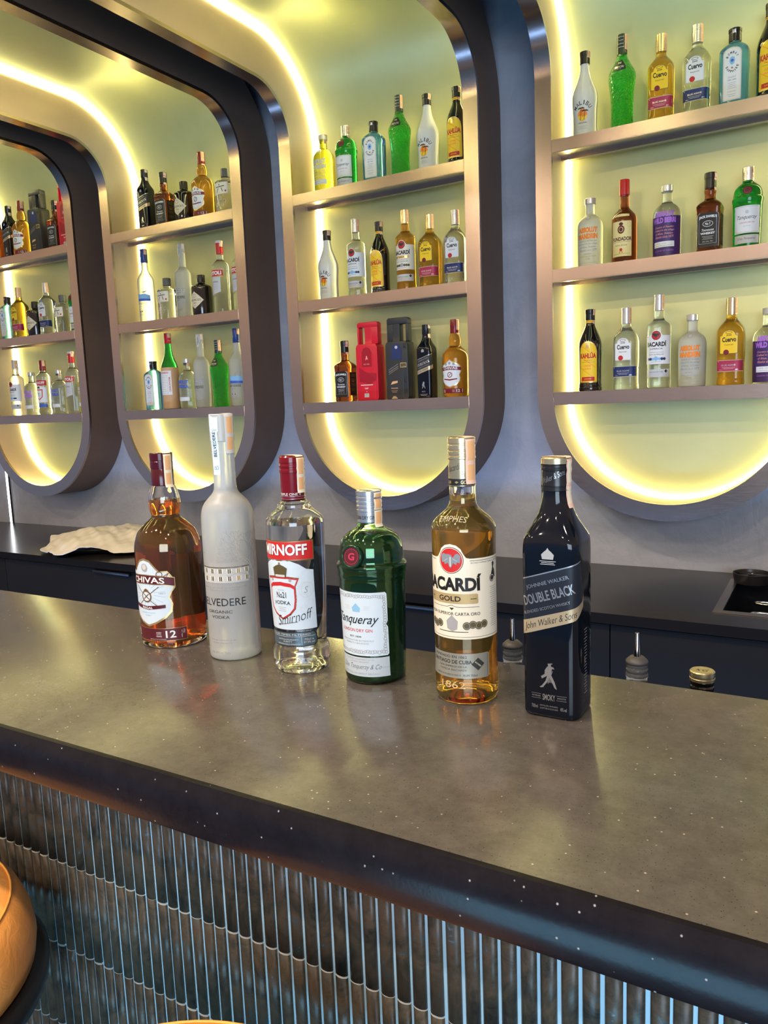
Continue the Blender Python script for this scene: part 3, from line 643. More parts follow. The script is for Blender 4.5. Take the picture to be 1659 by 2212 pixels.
def hero_red():
    body = [(0, 32), (0.8, 34), (8, 37), (14, 38.2), (22, 38.2), (29, 37.4), (34, 34.3), (40, 34.2), (60, 35), (105, 37.2), (150, 38), (192, 38), (199, 37.8), (203, 36.4), (209, 30), (215, 22.5), (217, 21.6), (221, 21.2), (223, 19), (226, 15.6), (230, 14.5), (236, 14.4)]
    r, p = hollow('vodka_bottle', body, GLASS, L_CLEAR, 196, wall=2.6, floor_=6, punt=7)
    cap = Prof([(225, 14.6), (226, 15.6), (262, 16.2), (262.5, 16.8), (266, 16.8), (266.6, 16.2), (269, 16.2), (269.6, 16.8), (272, 16.8), (272.6, 16.2), (275, 16.2), (275.6, 16.8), (282, 16.6), (284, 15)], 0)
    bm = bmesh.new(); cap.skin(bm, 48); obj('cap', bm, C_RED2, r, angle=35)
    full = Prof([tuple(q) for q in p.S if q[0] < 225]+[tuple(q) for q in cap.S], 0)
    L = Lab(full); L.rect(0, 231.5, 92, 0.5, 'silver', 1).text('TRIPLE ONE V', 4, 234.5, 34, 3.6, 'lgrey', 1, bold=0.01).rect(0, 228.4, 92, 0.5, 'silver', 1); L.done('cap_band', r, ds=2)
    seal(full, r, -10, 13, 236, 245, ('cream', 'seal2'))
    L = Lab(p); L.rect(0, 164.5, 96, 26.5, 'brown', 0).rect(0, 164.5, 93.5, 24, 'gold', 1).rect(0, 164.5, 92.6, 23, 'red', 2).text('SMIRNOFF', 1.5, 165.2, 75, 14.5, 'dred', 3, bold=0.05).text('SMIRNOFF', 0.8, 165.8, 75, 14.5, 'white', 4, bold=0.03)
    L.done('brand_band', r, label='red band with white capital lettering')
    L = Lab(p)
    L.poly([(-46, 60), (46, 60), (46, 138), (36, 140), (26, 147), (14, 152), (0, 153), (-14, 152), (-26, 147), (-36, 140), (-46, 138)], 'cyanw', 0)
    sh = [(0, 73), (12, 80), (19, 88), (21, 100), (21, 118), (26, 129), (12, 131), (-12, 131), (-26, 129), (-21, 118), (-21, 100), (-19, 88), (-12, 80)]
    L.poly(sh, 'brown', 1).poly([(x*0.96, 102+(z-102)*0.96) for x, z in sh], 'red', 2).poly([(x*0.87, 102+(z-102)*0.90) for x, z in sh], 'cyanw', 3)
    L.poly([(-9, 130), (9, 130), (11, 142), (6, 145), (0, 147), (-6, 145), (-11, 142)], 'khaki', 4).rect(0, 132, 15, 3, 'lgrey', 5, r=1).disc(0, 148, 1.6, 'gold', 5)
    L.poly([(-20, 113), (-14, 117), (0, 119), (14, 117), (20, 113), (20, 118), (14, 122), (0, 124), (-14, 122), (-20, 118)], 'red', 4)
    L.disc(-14, 126, 2, 'grey', 4).disc(14, 126, 2, 'grey', 4)
    L.text('RECIPE', 0, 113, 10, 1.6, 'grey', 4).text('No21', 0, 106.5, 15, 8, 'black', 4, bold=0.01).rect(1, 104, 2.2, 0.5, 'black', 4).text('VODKA', 0, 95.5, 25, 5, 'black', 4, bold=0.015, arch=1).bars(0, 90, 13, 3, 2.4, 'grey', 4, 0.6)
    L.ring(34, 113, 10, 0.4, 'lgrey', 1).ring(34, 113, 6.5, 0.4, 'lgrey', 1).text('S', 34, 113, 6, 9, 'grey', 2, shear=0.3)
    for k in range(9): L.ring(30+8*math.sin(k*1.7), 96+k*5.2-8, 5+2*(k % 3), 0.25, 'lgrey', 1); L.ring(-34+6*math.sin(k*1.3), 70+k*7, 5+2*(k % 3), 0.25, 'lgrey', 1)
    L.text('Smirnoff', 16, 77, 52, 13, 'black', 5, shear=0.5, rot=12, bold=-0.012).line([(-8, 66.5), (20, 71)], 0.6, 'black', 5)
    L.done('paper_label', r)
    L = Lab(p); L.poly([(-46, 37), (40, 37), (45, 40), (46, 46), (45, 52), (40, 57), (-46, 57)], 'black', 0).poly([(-45, 38), (39.5, 38), (43.8, 41), (44.6, 46), (43.8, 51.5), (39.5, 56), (-45, 56)], ink('smoke_foil', (0.10, 0.16, 0.20), 0.3, 0.5), 1)
    L.rect(0, 50.5, 84, 0.4, 'lgrey', 2).text('FOUR TIMES FILTERED', 6, 53, 58, 2.6, 'lgrey', 2).text('EXTRAORDINARY', 4, 46.5, 30, 1.9, 'lgrey', 2).text('PURITY', 4, 43.6, 13, 1.9, 'lgrey', 2).text('REMARKABLE SMOOTH', 4, 40.2, 34, 1.9, 'lgrey', 2).rect(23, 44.5, 0.4, 11, 'lgrey', 2).text('70cl e', 33, 46.4, 13, 2.6, 'lgrey', 2).text('37.5% vol', 33, 42.6, 15, 2.6, 'lgrey', 2)
    L.done('foil_strip', r)
    return r
def hero_green():
    body = [(0, 35), (1, 37.5), (6, 39.2), (53, 40.2), (113, 41.6), (131, 42), (134, 43), (137, 42.9), (140, 43.2), (144, 43.9), (147.5, 44.4), (150, 43.6), (152, 41), (158, 40.8), (166, 40.2), (174, 38.8), (181, 35.6), (187, 29.5), (191, 22), (194.5, 16.6), (199, 15.0), (203, 14.8)]
    r, p = hollow('gin_bottle', body, G_GREEN, L_CLEAR, 188, wall=2.4, floor_=6, punt=6, filled=W_GREEN)
    cap = Prof([(200, 15), (201, 15.8), (214, 15.8), (214.4, 16.3), (216.5, 16.3), (217, 15.5), (219, 15.5), (219.6, 16.3), (221.6, 16.3), (222.2, 15.5), (224, 15.5), (224.6, 16.3), (227, 16.3), (227.5, 15.6), (229.5, 15.6), (230, 16.4), (232, 16.4), (232.5, 15.8), (234, 15.8), (234.5, 16.4), (239.4, 16.4), (240.2, 15)], 0)
    bm = bmesh.new(); cap.skin(bm, 48); obj('screw_cap', bm, C_ALU, r, angle=30)
    full = Prof([tuple(q) for q in p.S if q[0] < 200]+[tuple(q) for q in cap.S], 0)
    L = Lab(full); L.text('LONDON DRY GIN', -3, 207, 38, 4.6, 'dgrey', 1, bold=0.01); L.done('cap_lettering', r, ds=2)
    seal(full, r, -14, 13, 195, 190, ('cream', 'seal2'))
    # wax-like medallion
    m = empty('seal_medallion'); m.parent = r
    bm = bmesh.new(); lathe(bm, [(0, 14.6*MM), (3.2*MM, 14.4*MM), (4.2*MM, 13.4*MM), (4.0*MM, 11.9*MM), (2.2*MM, 11.2*MM)], 40, caps=False)
    rim = obj('medallion_rim', bm, pr('green_black_glass', (0.004, 0.03, 0.015), 0.08), m)
    bm = bmesh.new(); lathe(bm, [(-1*MM, 11.5*MM), (2.6*MM, 11.5*MM)], 36)
    disc = obj('medallion_disc', bm, I['wine'], m, angle=40)
    bm = bmesh.new()
    A, F = text_mesh('G', 0.03, 0); vs = [bm.verts.new((u*9*MM, v*9*MM, 2.9*MM)) for u, v in A]
    for f in F: bm.faces.new([vs[i] for i in f])
    for k in range(24):
        a = 2*PI*k/24; box(bm, 9.3*MM*math.cos(a)-.5*MM, 9.3*MM*math.cos(a)+.5*MM, 9.3*MM*math.sin(a)-.5*MM, 9.3*MM*math.sin(a)+.5*MM, 2.5*MM, 2.9*MM)
    obj('medallion_mark', bm, I['magenta'], m, False)
    m.location = (-1.5*MM, -41.4*MM, 163*MM); m.rotation_euler = (PI/2-0.16, 0, 0)
    L = Lab(p); fr = [(-40, 38), (38, 38), (40, 40), (40, 74), (37.5, 78), (40, 82), (40, 116), (38, 118.5), (-38, 118.5), (-40, 116), (-40, 82), (-37.5, 78), (-40, 74), (-40, 40)]
    L.poly(fr, I['cyanw'], 0)
    rr = random.Random(2)
    for k in range(26):
        for zz in (113.5, 43): L.ring(-36+72*k/25, zz+rr.uniform(-1, 1), 1.6+rr.random(), 0.6, 'grey', 1)
    for k in range(20): L.ring(36+rr.uniform(-0.8, 0.8), 46+64*k/19, 1.6+rr.random(), 0.7, 'grey', 1); L.ring(-36, 46+64*k/19, 1.8, 0.7, 'grey', 1)
    L.poly([(-5, 94), (5, 94), (6, 99), (3, 102), (0, 105), (-3, 102), (-6, 99)], 'lblue', 1).bars(-14, 101, 9, 3, 2, 'lgrey', 1, .5).bars(14, 101, 9, 3, 2, 'lgrey', 1, .5)
    L.text('Tanqueray', -2.5, 83, 63, 15, 'black', 2, shear=0.45, bold=0.006).text('LONDON DRY GIN', -3, 70.5, 46, 4, 'red', 2, bold=0.004).text('EST.1830', -3, 62.5, 17, 2.2, 'dgrey', 2, bold=0.01).text('FOUR SIGNATURE BOTANICALS', -2, 57.5, 46, 1.9, 'grey', 2).text('PERFECTLY BALANCED', -2, 54, 34, 1.9, 'grey', 2)
    L.done('front_label', r)
    L = Lab(p); L.rect(0, 23.5, 80, 25, ink('grey_blue_paper', (0.48, 0.55, 0.60)), 0).text('CHARLES TANQUERAY & CO', 0, 33, 40, 1.8, 'grey', 1).text('LONDON . ENGLAND', 0, 30, 26, 1.6, 'grey', 1).text('Chas Tanqueray & Co', 0, 23, 58, 8, 'black', 1, shear=0.5, bold=-0.015).text('43.1% vol', 34, 23, 10, 2.2, 'grey', 1).text('BOTTLED IN GREAT BRITAIN', 0, 14.8, 52, 2, 'grey', 1)
    L.done('signature_label', r)
    return r
def hero_gold():
    body = [(0, 33), (0.8, 35), (6, 37), (16, 37.6), (32, 37), (40, 36.4), (60, 36.4), (136, 37), (178, 36.7), (196, 37.2), (203, 37.2), (208, 35), (214, 30), (220, 22.5), (225, 17.4), (230, 15.2), (240, 14.9), (256, 14.9)]
    r, p = hollow('rum_bottle', body, GLASS, L_RUM, 240, wall=2.4, floor_=7, punt=13, filled=W_GOLD)
    cap = Prof([(249, 14.6), (250, 15.3), (274, 15.3), (280, 15.3), (280.6, 16), (283, 16), (283.6, 15.2), (286, 15.2), (286.6, 15.9), (289, 15.9), (289.6, 15.2), (291, 15.2), (291.6, 15.8), (296, 15.8), (296.6, 15.2), (298, 15.2), (298.6, 15.9), (304, 15.8), (305.1, 14.6)], 0)
    bm = bmesh.new(); cap.skin(bm, 56); obj('screw_cap', bm, C_GOLD, r, angle=30)
    full = Prof([tuple(q) for q in p.S if q[0] < 249]+[tuple(q) for q in cap.S], 0)
    L = Lab(full); L.rect(0, 254.5, 94, 7.5, 'black', 0).text('RUM', -12, 254.5, 8, 4, 'gold', 1, bold=0.01).text('GOLD RUM', 16, 254.5, 22, 4, 'gold', 1, bold=0.01).poly([(0, 253), (2.4, 254.5), (0, 256), (-2.4, 254.5)], 'gold', 1)
    L.text('Bacardi', -4, 271, 17, 7, 'black', 1, shear=0.5, bold=-0.015, rot=14).text('Facundo', 12, 264, 14, 6, 'black', 1, shear=0.5, bold=-0.015, rot=6); L.done('cap_band', r, ds=2)
    seal(full, r, -22, 12, 252, 262, ('seal', 'seal2'))
    L = Lab(p)
    L.poly([(-66, 78), (66, 78), (66, 171), (22, 171), (18, 172), (15, 176), (12, 182), (7, 186), (0, 187.5), (-7, 186), (-12, 182), (-15, 176), (-18, 172), (-22, 171), (-66, 171)], ink('ivory_label', (0.80, 0.74, 0.60)), 0)
    L.line([(22, 168.5), (66, 168.5)], 0.5, 'black', 1).line([(-22, 168.5), (-66, 168.5)], 0.5, 'black', 1).text('BACARDI COMPANY BORN IN CUBA 1862', 44, 166, 42, 1.6, 'dgrey', 1)
    L.disc(0, 169, 15.2, 'wine', 1).disc(0, 169, 14.4, 'cream', 2).disc(0, 169, 13.7, 'red', 3)
    bat = [(0, 160), (2, 163), (3, 166), (7, 164), (8, 167), (11, 166), (12, 174), (9, 177), (6, 176), (3, 172), (1.6, 174), (1.2, 176), (0, 175), (-1.2, 176), (-1.6, 174), (-3, 172), (-6, 176), (-9, 177), (-12, 174), (-11, 166), (-8, 167), (-7, 164), (-3, 166), (-2, 163)]
    L.poly(bat, ink('bat_grey', (0.22, 0.25, 0.28), 0.4), 4); L.line([(-3, 171), (-8, 168)], 0.4, 'lgrey', 5).line([(3, 171), (8, 168)], 0.4, 'lgrey', 5).line([(0, 162), (0, 173)], 1.4, 'lgrey', 5)
    L.text('BACARD\u00cd', -3.5, 143.5, 78, 19.5, 'black', 2, bold=0.045)
    L.rect(-2, 125, 66, 11.5, ink('label_gold_bar', (0.55, 0.42, 0.20), 0.4, 0.3), 1, r=2).text('GOLD', -3, 125, 28, 6, 'black', 2, bold=0.02).line([(22, 125), (29, 125)], 1, 'khaki', 2).line([(-33, 125), (-27, 125)], 1, 'khaki', 2)
    L.line([(-30, 115.5), (-6, 115.5), (0, 117.5), (6, 115.5), (32, 115.5)], 0.5, 'dgrey', 1).poly([(-3, 114.5), (0, 111.5), (3, 114.5)], 'dgrey', 1)
    L.text('RON SUPERIOR CARTA ORO', 0, 107.5, 66, 3.6, 'black', 1, bold=0.01)
    for k, x in enumerate((-30, -24, -17, 17, 24, 31, 38)): L.disc(x, 95-1.2*(k % 2), 4.6, 'khaki', 2+(k % 2)*2).ring(x, 95-1.2*(k % 2), 3.6, 0.5, 'grey', 3+(k % 2)*2)
    L.poly([(-6, 90), (0, 87), (6, 90), (7, 99), (3, 103), (0, 106), (-3, 103), (-7, 99)], 'grey', 3).bars(0, 86.5, 40, 1, 2, 'dgrey', 1, .8)
    L.line([(-66, 80.5), (66, 80.5)], 0.4, 'black', 1)
    L.poly([(50, 146), (59, 146), (58, 153), (55, 158), (57, 162), (55, 165), (52, 163), (53, 158), (51, 152)], 'dgrey', 1).disc(52, 146, 4.5, 'dgrey', 2).ring(52, 146, 3.6, 0.6, 'cream', 3).bars(54, 136, 13, 20, 2.4, 'grey', 1, .6)
    L.done('main_label', r)
    L = Lab(p); L.poly([(-44, 32), (42, 32), (44, 34), (44, 59), (42, 61), (-44, 61)], ink('label_pewter', (0.33, 0.33, 0.28), 0.4, 0.4), 0)
    L.text('FUNDADO EN 1862', -6, 57, 44, 3, 'black', 1).text('SANTIAGO DE CUBA', -5, 51, 54, 4.4, 'black', 1, bold=0.015).text('UNA EMPRESA DE LA', -2, 45.5, 36, 2, 'dgrey', 1).text('FAMILIA BACARDI', -2, 41.5, 34, 2.2, 'dgrey', 1).text('MADE IN PUERTO RICO', -8, 35.5, 34, 1.8, 'dgrey', 1).text('RUM 750ml', 20, 35.5, 16, 2.8, 'black', 1)
    L.poly([(29, 41), (37, 48.5), (29, 56), (21, 48.5)], 'dgrey', 1).text('BACARDI', 29, 48.5, 9, 1.6, 'cream', 2, rot=-40); L.rect(41.5, 46.5, .4, 26, 'dgrey', 1)
    L.done('lower_label', r)
    L = Lab(p); L.text('1862', -1, 24, 30, 8, pr('embossed_glass', (1, 0.9, 0.6), 0.15, trans=0.6), 2); L.text('EMPHES', 0, 213.5, 34, 5.5, MATS['embossed_glass'], 2, arch=1.5); L.done('embossing', r, dz=2)
    return r
def hero_black():
    N = 5.5
    body = [(0, 28.5, 28.5, N), (1.5, 31, 31, N), (5, 31.6, 31.6, N), (60, 31.4, 31.4, N), (160, 31.6, 31.6, N), (188, 31.8, 31.8, N), (196, 31, 31, 4.6), (203, 28.4, 28.4, 3.6), (214, 22.5, 22.5, 2.8), (226, 17.6, 17.6, 2.3), (238, 15.4, 15.4, 2), (246, 14.6, 14.6, 2), (256, 14.4, 14.4, 2)]
    r = empty('whisky_bottle'); p = Prof(body, 2); bm = bmesh.new(); p.skin(bm, 96, punt=4); obj('glass_body', bm, K_JW, r, angle=60)
    cap = Prof([(246, 14.8), (246.6, 15.6), (250, 15.6), (250.4, 15), (251.6, 15), (252, 15.8), (256, 15.4), (268, 15.2), (268.6, 16), (271, 16.1), (271.6, 15.4), (274, 15.4), (275, 16.2), (275.2, 16.2), (281, 16.1), (282.3, 15)], 0)
    bm = bmesh.new(); cap.skin(bm, 48); o = obj('cap', bm, [C_BLACK, C_GOLD], r, angle=30)
    for f in o.data.polygons:
        if f.center.z > 0.2752: f.material_index = 1
    full = Prof([tuple(q) for q in p.S if q[0] < 246]+[tuple(q) for q in cap.S], 0)
    L = Lab(full); L.text('Walker & Sons', 1, 262, 28, 6, 'silver', 1, shear=0.5, bold=-0.01, rot=22); L.done('cap_script', r, ds=1.5)
    seal(full, r, -8, 12.5, 228, 232, ('seal', 'cream'))
    L = Lab(p); T = math.tan(math.radians(17.5)); wl_ = 31
    def zz(s, z0): return z0+T*(s+wl_)
    a, b_ = -wl_-22, wl_+24
    L.poly([(a, zz(a, 106)), (44, zz(44, 106)), (48, zz(48, 112)), (38, zz(38, 153)), (a, zz(a, 153))], ink('band_black', (0.012, 0.016, 0.026), 0.35), 0)
    L.poly([(a, zz(a, 151.6)), (38, zz(38, 151.6)), (38, zz(38, 153)), (a, zz(a, 153))], 'silver', 1)
    L.poly([(a, zz(a, 90)), (30, zz(30, 92)), (46.5, zz(46.5, 99)), (48, zz(48, 112)), (44, zz(44, 106)), (a, zz(a, 106))], ink('band_gold', (0.62, 0.52, 0.34), 0.32, 0.6), 1)
    R_ = math.degrees(math.atan(T))
    L.text('JOHNNIE WALKER', -1, zz(-1, 141), 49, 5.4, 'silver', 2, bold=0.004, rot=R_).text('DOUBLE BLACK', 0, zz(0, 127.5), 59, 11, 'silver', 2, bold=0.02, rot=R_).text('BLENDED SCOTCH WHISKY', -2, zz(-2, 114), 54, 3.2, 'silver', 2, bold=0.004, rot=R_)
    L.text('John Walker & Sons', 2, zz(2, 98), 62, 9.5, 'black', 3, shear=0.5, bold=-0.008, rot=R_)
    L.done('slanted_label', r, ds=1.5)
    L = Lab(p); s = 'silver'
    L.poly([(-6, 176), (6, 176), (7, 181), (4, 184), (1.5, 186), (0, 188.5), (-1.5, 186), (-4, 184), (-7, 181)], 'grey', 0).bars(0, 174, 19, 3, 1.7, 'lgrey', 0, .5)
    # striding figure mark
    L.poly([(-1, 61.5), (4, 62.3), (4.5, 61.4), (2.8, 61.2), (2.6, 58.6), (5.5, 58), (6.4, 55.8), (4, 56.4), (3.4, 54.6), (2.6, 49), (0.4, 48.6), (-3, 47), (-7.5, 44), (-8.6, 46.6), (-4.6, 49.4), (-4.2, 54), (-2, 57.6), (-0.6, 58.6), (-0.8, 61)], s, 0)
    L.poly([(-1.5, 48.5), (-3.5, 42), (-7.5, 36.5), (-6, 35), (-1.8, 40.5), (1, 46.5), (3.8, 40.5), (6.6, 35), (9, 33.6), (8.6, 35.2), (6.6, 41.6), (3, 49)], s, 1).poly([(-7.5, 36.5), (-10, 34.6), (-9.2, 33.8), (-5.6, 34.6)], s, 1).line([(4.4, 54), (-0.8, 39)], 0.6, s, 2)
    L.text('SMOKY', 0, 23.5, 14, 7, s, 0, bold=0.01).text('INTENSE', -14, 24, 9.5, 1.8, s, 0).text('SMOOTH', 14, 24, 9.5, 1.8, s, 0)
    for x in (-14, 14): L.rect(x, 26.6, 11, 0.35, s, 0).rect(x, 21.4, 11, 0.35, s, 0)
    L.text('700ml', -16, 12, 7, 4, s, 0).text('40% vol', 16, 12, 7, 4, s, 0).text('DISTILLED, BLENDED', 0, 13.6, 20, 1.7, s, 0).text('& BOTTLED IN SCOTLAND', 0, 10.6, 20, 1.7, s, 0)
    for k in range(22): L.rect(56+0.4*math.sin(k), 96-k*3.4, 11-(k % 3)*2.2, 0.55, 'grey', 0)
    L.poly([(52, 56), (55, 60), (54, 66), (51.5, 63)], 'gold', 0); L.ring(56, 16, 5, 0.5, 'dgrey', 0)
    L.done('lettering', r, ds=1.5)
    return r

M_FROST = frosted('frosted_vodka_glass', (0.95, 0.98, 0.98), 0.70, 0.34)
# ------------------------------------------------------------------ shelf bottles (simpler versions)
def S(az=-14): return az
def malibu():
    r, p, c, f = solid('rum_bottle', [(0, 33), (2, 37), (30, 37.5), (60, 37), (95, 38.5), (120, 40.5), (135, 40.5), (150, 38), (175, 28), (200, 18.5), (225, 14.5), (240, 14)], F_MILK, [(234, 15), (235, 16), (258, 16), (259, 17), (271, 17), (272, 16)], C_BLACK)
    L = Lab(p)
    for i, ch in enumerate('MALIBU'):
        a = math.radians(90+52-20.8*i); L.text(ch, 31*math.cos(a), 76+33*math.sin(a), 8.5 if ch != 'I' else 3, 13, 'black', 0, bold=0.01, rot=math.degrees(a)-90)
    L.disc(0, 72, 15, 'orange', 0, 18).poly([(-15, 70), (15, 70), (12, 61), (6, 56), (-6, 56), (-12, 61)], 'yellow', 1).disc(3, 75, 10, 'orange', 1)
    for x0, z0, x1, z1 in ((-7, 56, -4, 92), (5, 56, 8, 84)):
        L.line([(x0, z0), (x1, z1)], 1.6, 'black', 2)
        for k in range(7): a = PI*k/6; L.line([(x1, z1), (x1+11*math.cos(a), z1+5*math.sin(a)-1.5)], 1.8, 'black', 2)
    L.text('ORIGINAL', 0, 48, 30, 4.6, 'black', 0, bold=0.01).bars(0, 38, 36, 3, 4, 'grey', 0, 1)
    L.done('printed_label', r, dz=8); seal(f, r, -25, 11, 236, 244)
    return r
def midori():
    r, p, c, f = solid('melon_liqueur_bottle', [(0, 34), (3, 36), (20, 35), (60, 33.5), (110, 35), (150, 40), (168, 42.5), (180, 41), (195, 33), (210, 24), (226, 17), (240, 15)], S_MELON, ridged(236, 293, 16, ((248, 251), (258, 261), (268, 271), (278, 281))), pr('green_black_cap', (0.02, 0.035, 0.02), 0.3))
    L = Lab(p); L.poly([(-21, 180), (0, 176), (21, 180), (20, 190), (12, 203), (6, 212), (-6, 212), (-12, 203), (-20, 190)], 'black', 0).text('M', 0, 203, 9, 8, 'silver', 1, bold=0.01).text('MIDORI', 0, 189, 28, 8, 'silver', 1, bold=0.03).text('MELON', 0, 181.5, 13, 2.4, 'lgrey', 1)
    L.done('neck_label', r, dz=5); L = Lab(f); L.bars(0, 284, 20, 5, 10, 'lgrey', 1, 1.2); L.done('cap_print', r); seal(f, r, -22, 11, 246, 250)
    return r
def cuervo(gold):
    mat = S_GOLD if gold else S_CLEAR; N = 4
    r, p, c, f = solid('tequila_bottle', [(0, 36, 36, N), (3, 38.5, 38.5, N), (14, 38.8, 38.8, N), (17, 37.2, 37.2, N), (70, 37.2, 37.2, N), (74, 38.6, 38.6, N), (140, 39, 39, N), (165, 38.5, 38.5, N), (176, 35, 35, 3), (188, 26, 26, 2.4), (198, 17.5, 17.5, 2), (206, 14.5, 14.5, 2), (216, 14.5, 14.5, 2)], mat, ridged(213, 264, 15.5, ((216, 218), (244, 246), (249, 251), (254, 256))), C_GOLD if gold else C_PEARL)
    pc = 'yellow' if gold else 'white'
    L = Lab(p); out = [(-24, 94), (24, 94), (26, 96), (26, 148), (20, 150), (17, 158), (10, 164), (0, 166), (-10, 164), (-17, 158), (-20, 150), (-26, 148), (-26, 96)]
    L.poly(out, 'khaki' if gold else 'lgrey', 0).poly([(x*0.95, 130+(z-130)*0.96) for x, z in out], pc, 1)
    L.text('Jose', 0, 150, 15, 7, 'black', 2, bold=0.02).text('Cuervo', 1, 137, 40, 15, 'black', 2, bold=0.035).text('Especial', 0, 121, 24, 5, 'brown', 2, bold=0.01).ring(0, 158, 10, 1.4, 'khaki', 2, 4)
    L.disc(-7, 99 if gold else 102, 8, 'dred' if gold else 'red', 3).done('front_label', r, dz=8)
    L = Lab(p); bc = I['magenta'] if gold else I['navy']; L.rect(8, 58, 92, 34, 'cream', 0).rect(8, 58, 90, 32, bc, 1).text('BLUE AGAVE', 0, 60, 40, 5, 'silver', 2, bold=0.02).bars(0, 68, 34, 1, 1, 'lgrey', 2).bars(0, 53, 40, 2, 4, 'lgrey', 2, .9).text('70cl', -22, 46, 9, 3, 'silver', 2).text('38%', 24, 46, 9, 3, 'silver', 2)
    L.done('lower_label', r); seal(f, r, -18, 12, 214, 222)
    return r
def bombay():
    N = 4.5
    r, p, c, f = solid('gin_bottle', [(0, 37, 34, N), (3, 39, 36, N), (120, 39.5, 36.5, N), (160, 40, 37, N), (168, 38, 35, 3.6), (177, 30, 28, 2.8), (184, 20, 19, 2.2), (189, 16, 16, 2), (196, 15.5, 15.5, 2)], S_BLUE, [(189, 16.5), (190, 17.4), (216, 17), (217, 18.2), (225, 18.2), (226, 17)], C_BLACK)
    L = Lab(p); o = [(-21, 22), (21, 22), (23, 26), (23, 148), (19, 157), (11, 163), (0, 165), (-11, 163), (-19, 157), (-23, 148), (-23, 26)]
    L.poly([(x*1.1, 93+(z-93)*1.03) for x, z in o], 'lgrey', 0).poly(o, 'cream', 1).poly([(x*0.9, 93+(z-93)*0.96) for x, z in o], 'white', 2)
    for word, zc_, sg, sp in (('BOMBAY', 132, 1, 26), ('SAPPHIRE', 118, -1, 21)):
        nn = len(word)
        for i, ch in enumerate(word):
            a = math.radians(sg*(90-sp*(i-(nn-1)/2)) if sg > 0 else -90+sp*(i-(nn-1)/2)); L.text(ch, 15*math.cos(a), zc_+19*math.sin(a), 4.6 if ch != 'I' else 1.6, 6.5, 'dgrey', 3, bold=0.03, rot=math.degrees(a)-90 if sg > 0 else math.degrees(a)+90)
    L.poly([(0, 140), (6, 137), (8, 128), (5, 120), (0, 117), (-5, 120), (-8, 128), (-6, 137)], 'lblue', 3).disc(0, 129, 4, 'blue', 4).disc(0, 109, 3.4, 'gold', 3).disc(0, 109, 2, 'blue', 4)
    L.text('Distilled', 0, 84, 22, 5, 'grey', 3, shear=0.3).text('DRY GIN', 0, 76, 22, 4, 'dgrey', 3).bars(0, 68, 24, 4, 5, 'grey', 3, .9).text('SAPPHIRE', 0, 44, 24, 3, 'grey', 3).bars(0, 36, 24, 2, 5, 'grey', 3, 1)
    L.done('arched_label', r, dz=8); L = Lab(f); L.poly([(-5, 220), (5, 220), (5, 196), (0, 188), (-5, 196)], 'silver', 2).disc(0, 193, 5, 'grey', 3); L.done('neck_tab', r)
    return r
def kahlua():
    r, p, c, f = solid('coffee_liqueur_bottle', [(0, 37), (3, 38.5), (12, 38.5), (15, 36.5), (18, 38), (24, 36.5), (30, 36), (100, 36.5), (150, 38), (170, 35), (190, 27), (208, 19), (218, 15), (240, 14)], K_BLACK, [(234, 15), (235, 15.8), (256, 15.8), (257, 16.6), (269, 16.6), (270, 15.6)], C_BLACK)
    L = Lab(p); o = [(-29, 30), (29, 30), (31, 34), (30, 128), (27, 142), (20, 153), (10, 159), (0, 161), (-10, 159), (-20, 153), (-27, 142), (-30, 128), (-31, 34)]
    L.poly([(x*1.07, 95+(z-95)*1.04) for x, z in o], 'gold', 0).poly(o, 'yellow', 1)
    for k in range(40): L.disc(-26+52*((k*37) % 40)/40, 40+112*k/40, 1.8, 'orange', 2, k=5)
    L.text('KAHL\u00daA', 0, 118, 56, 21, 'red', 3, bold=0.05).text('THE ORIGINAL', 0, 101.5, 30, 3, 'red', 3, bold=0.01).rect(0, 95, 44, 0.8, 'brown', 3).text('COFFEE', -2, 83, 24, 6.5, 'orange', 3, bold=0.03).text('LIQUEUR', -2, 73, 26, 6.5, 'orange', 3, bold=0.03)
    L.rect(0, 40, 44, 13, 'red', 3).text('LICOR', 0, 40, 24, 4, 'yellow', 4, bold=0.01).rect(0, 152, 14, 22, 'gold', 4)
    L.done('arched_label', r, dz=8); L = Lab(f); L.rect(0, 230, 80, 9, 'yellow', 1).rect(0, 230, 80, 2, 'red', 2); L.done('neck_band', r); seal(f, r, -20, 10, 222, 236)
    return r
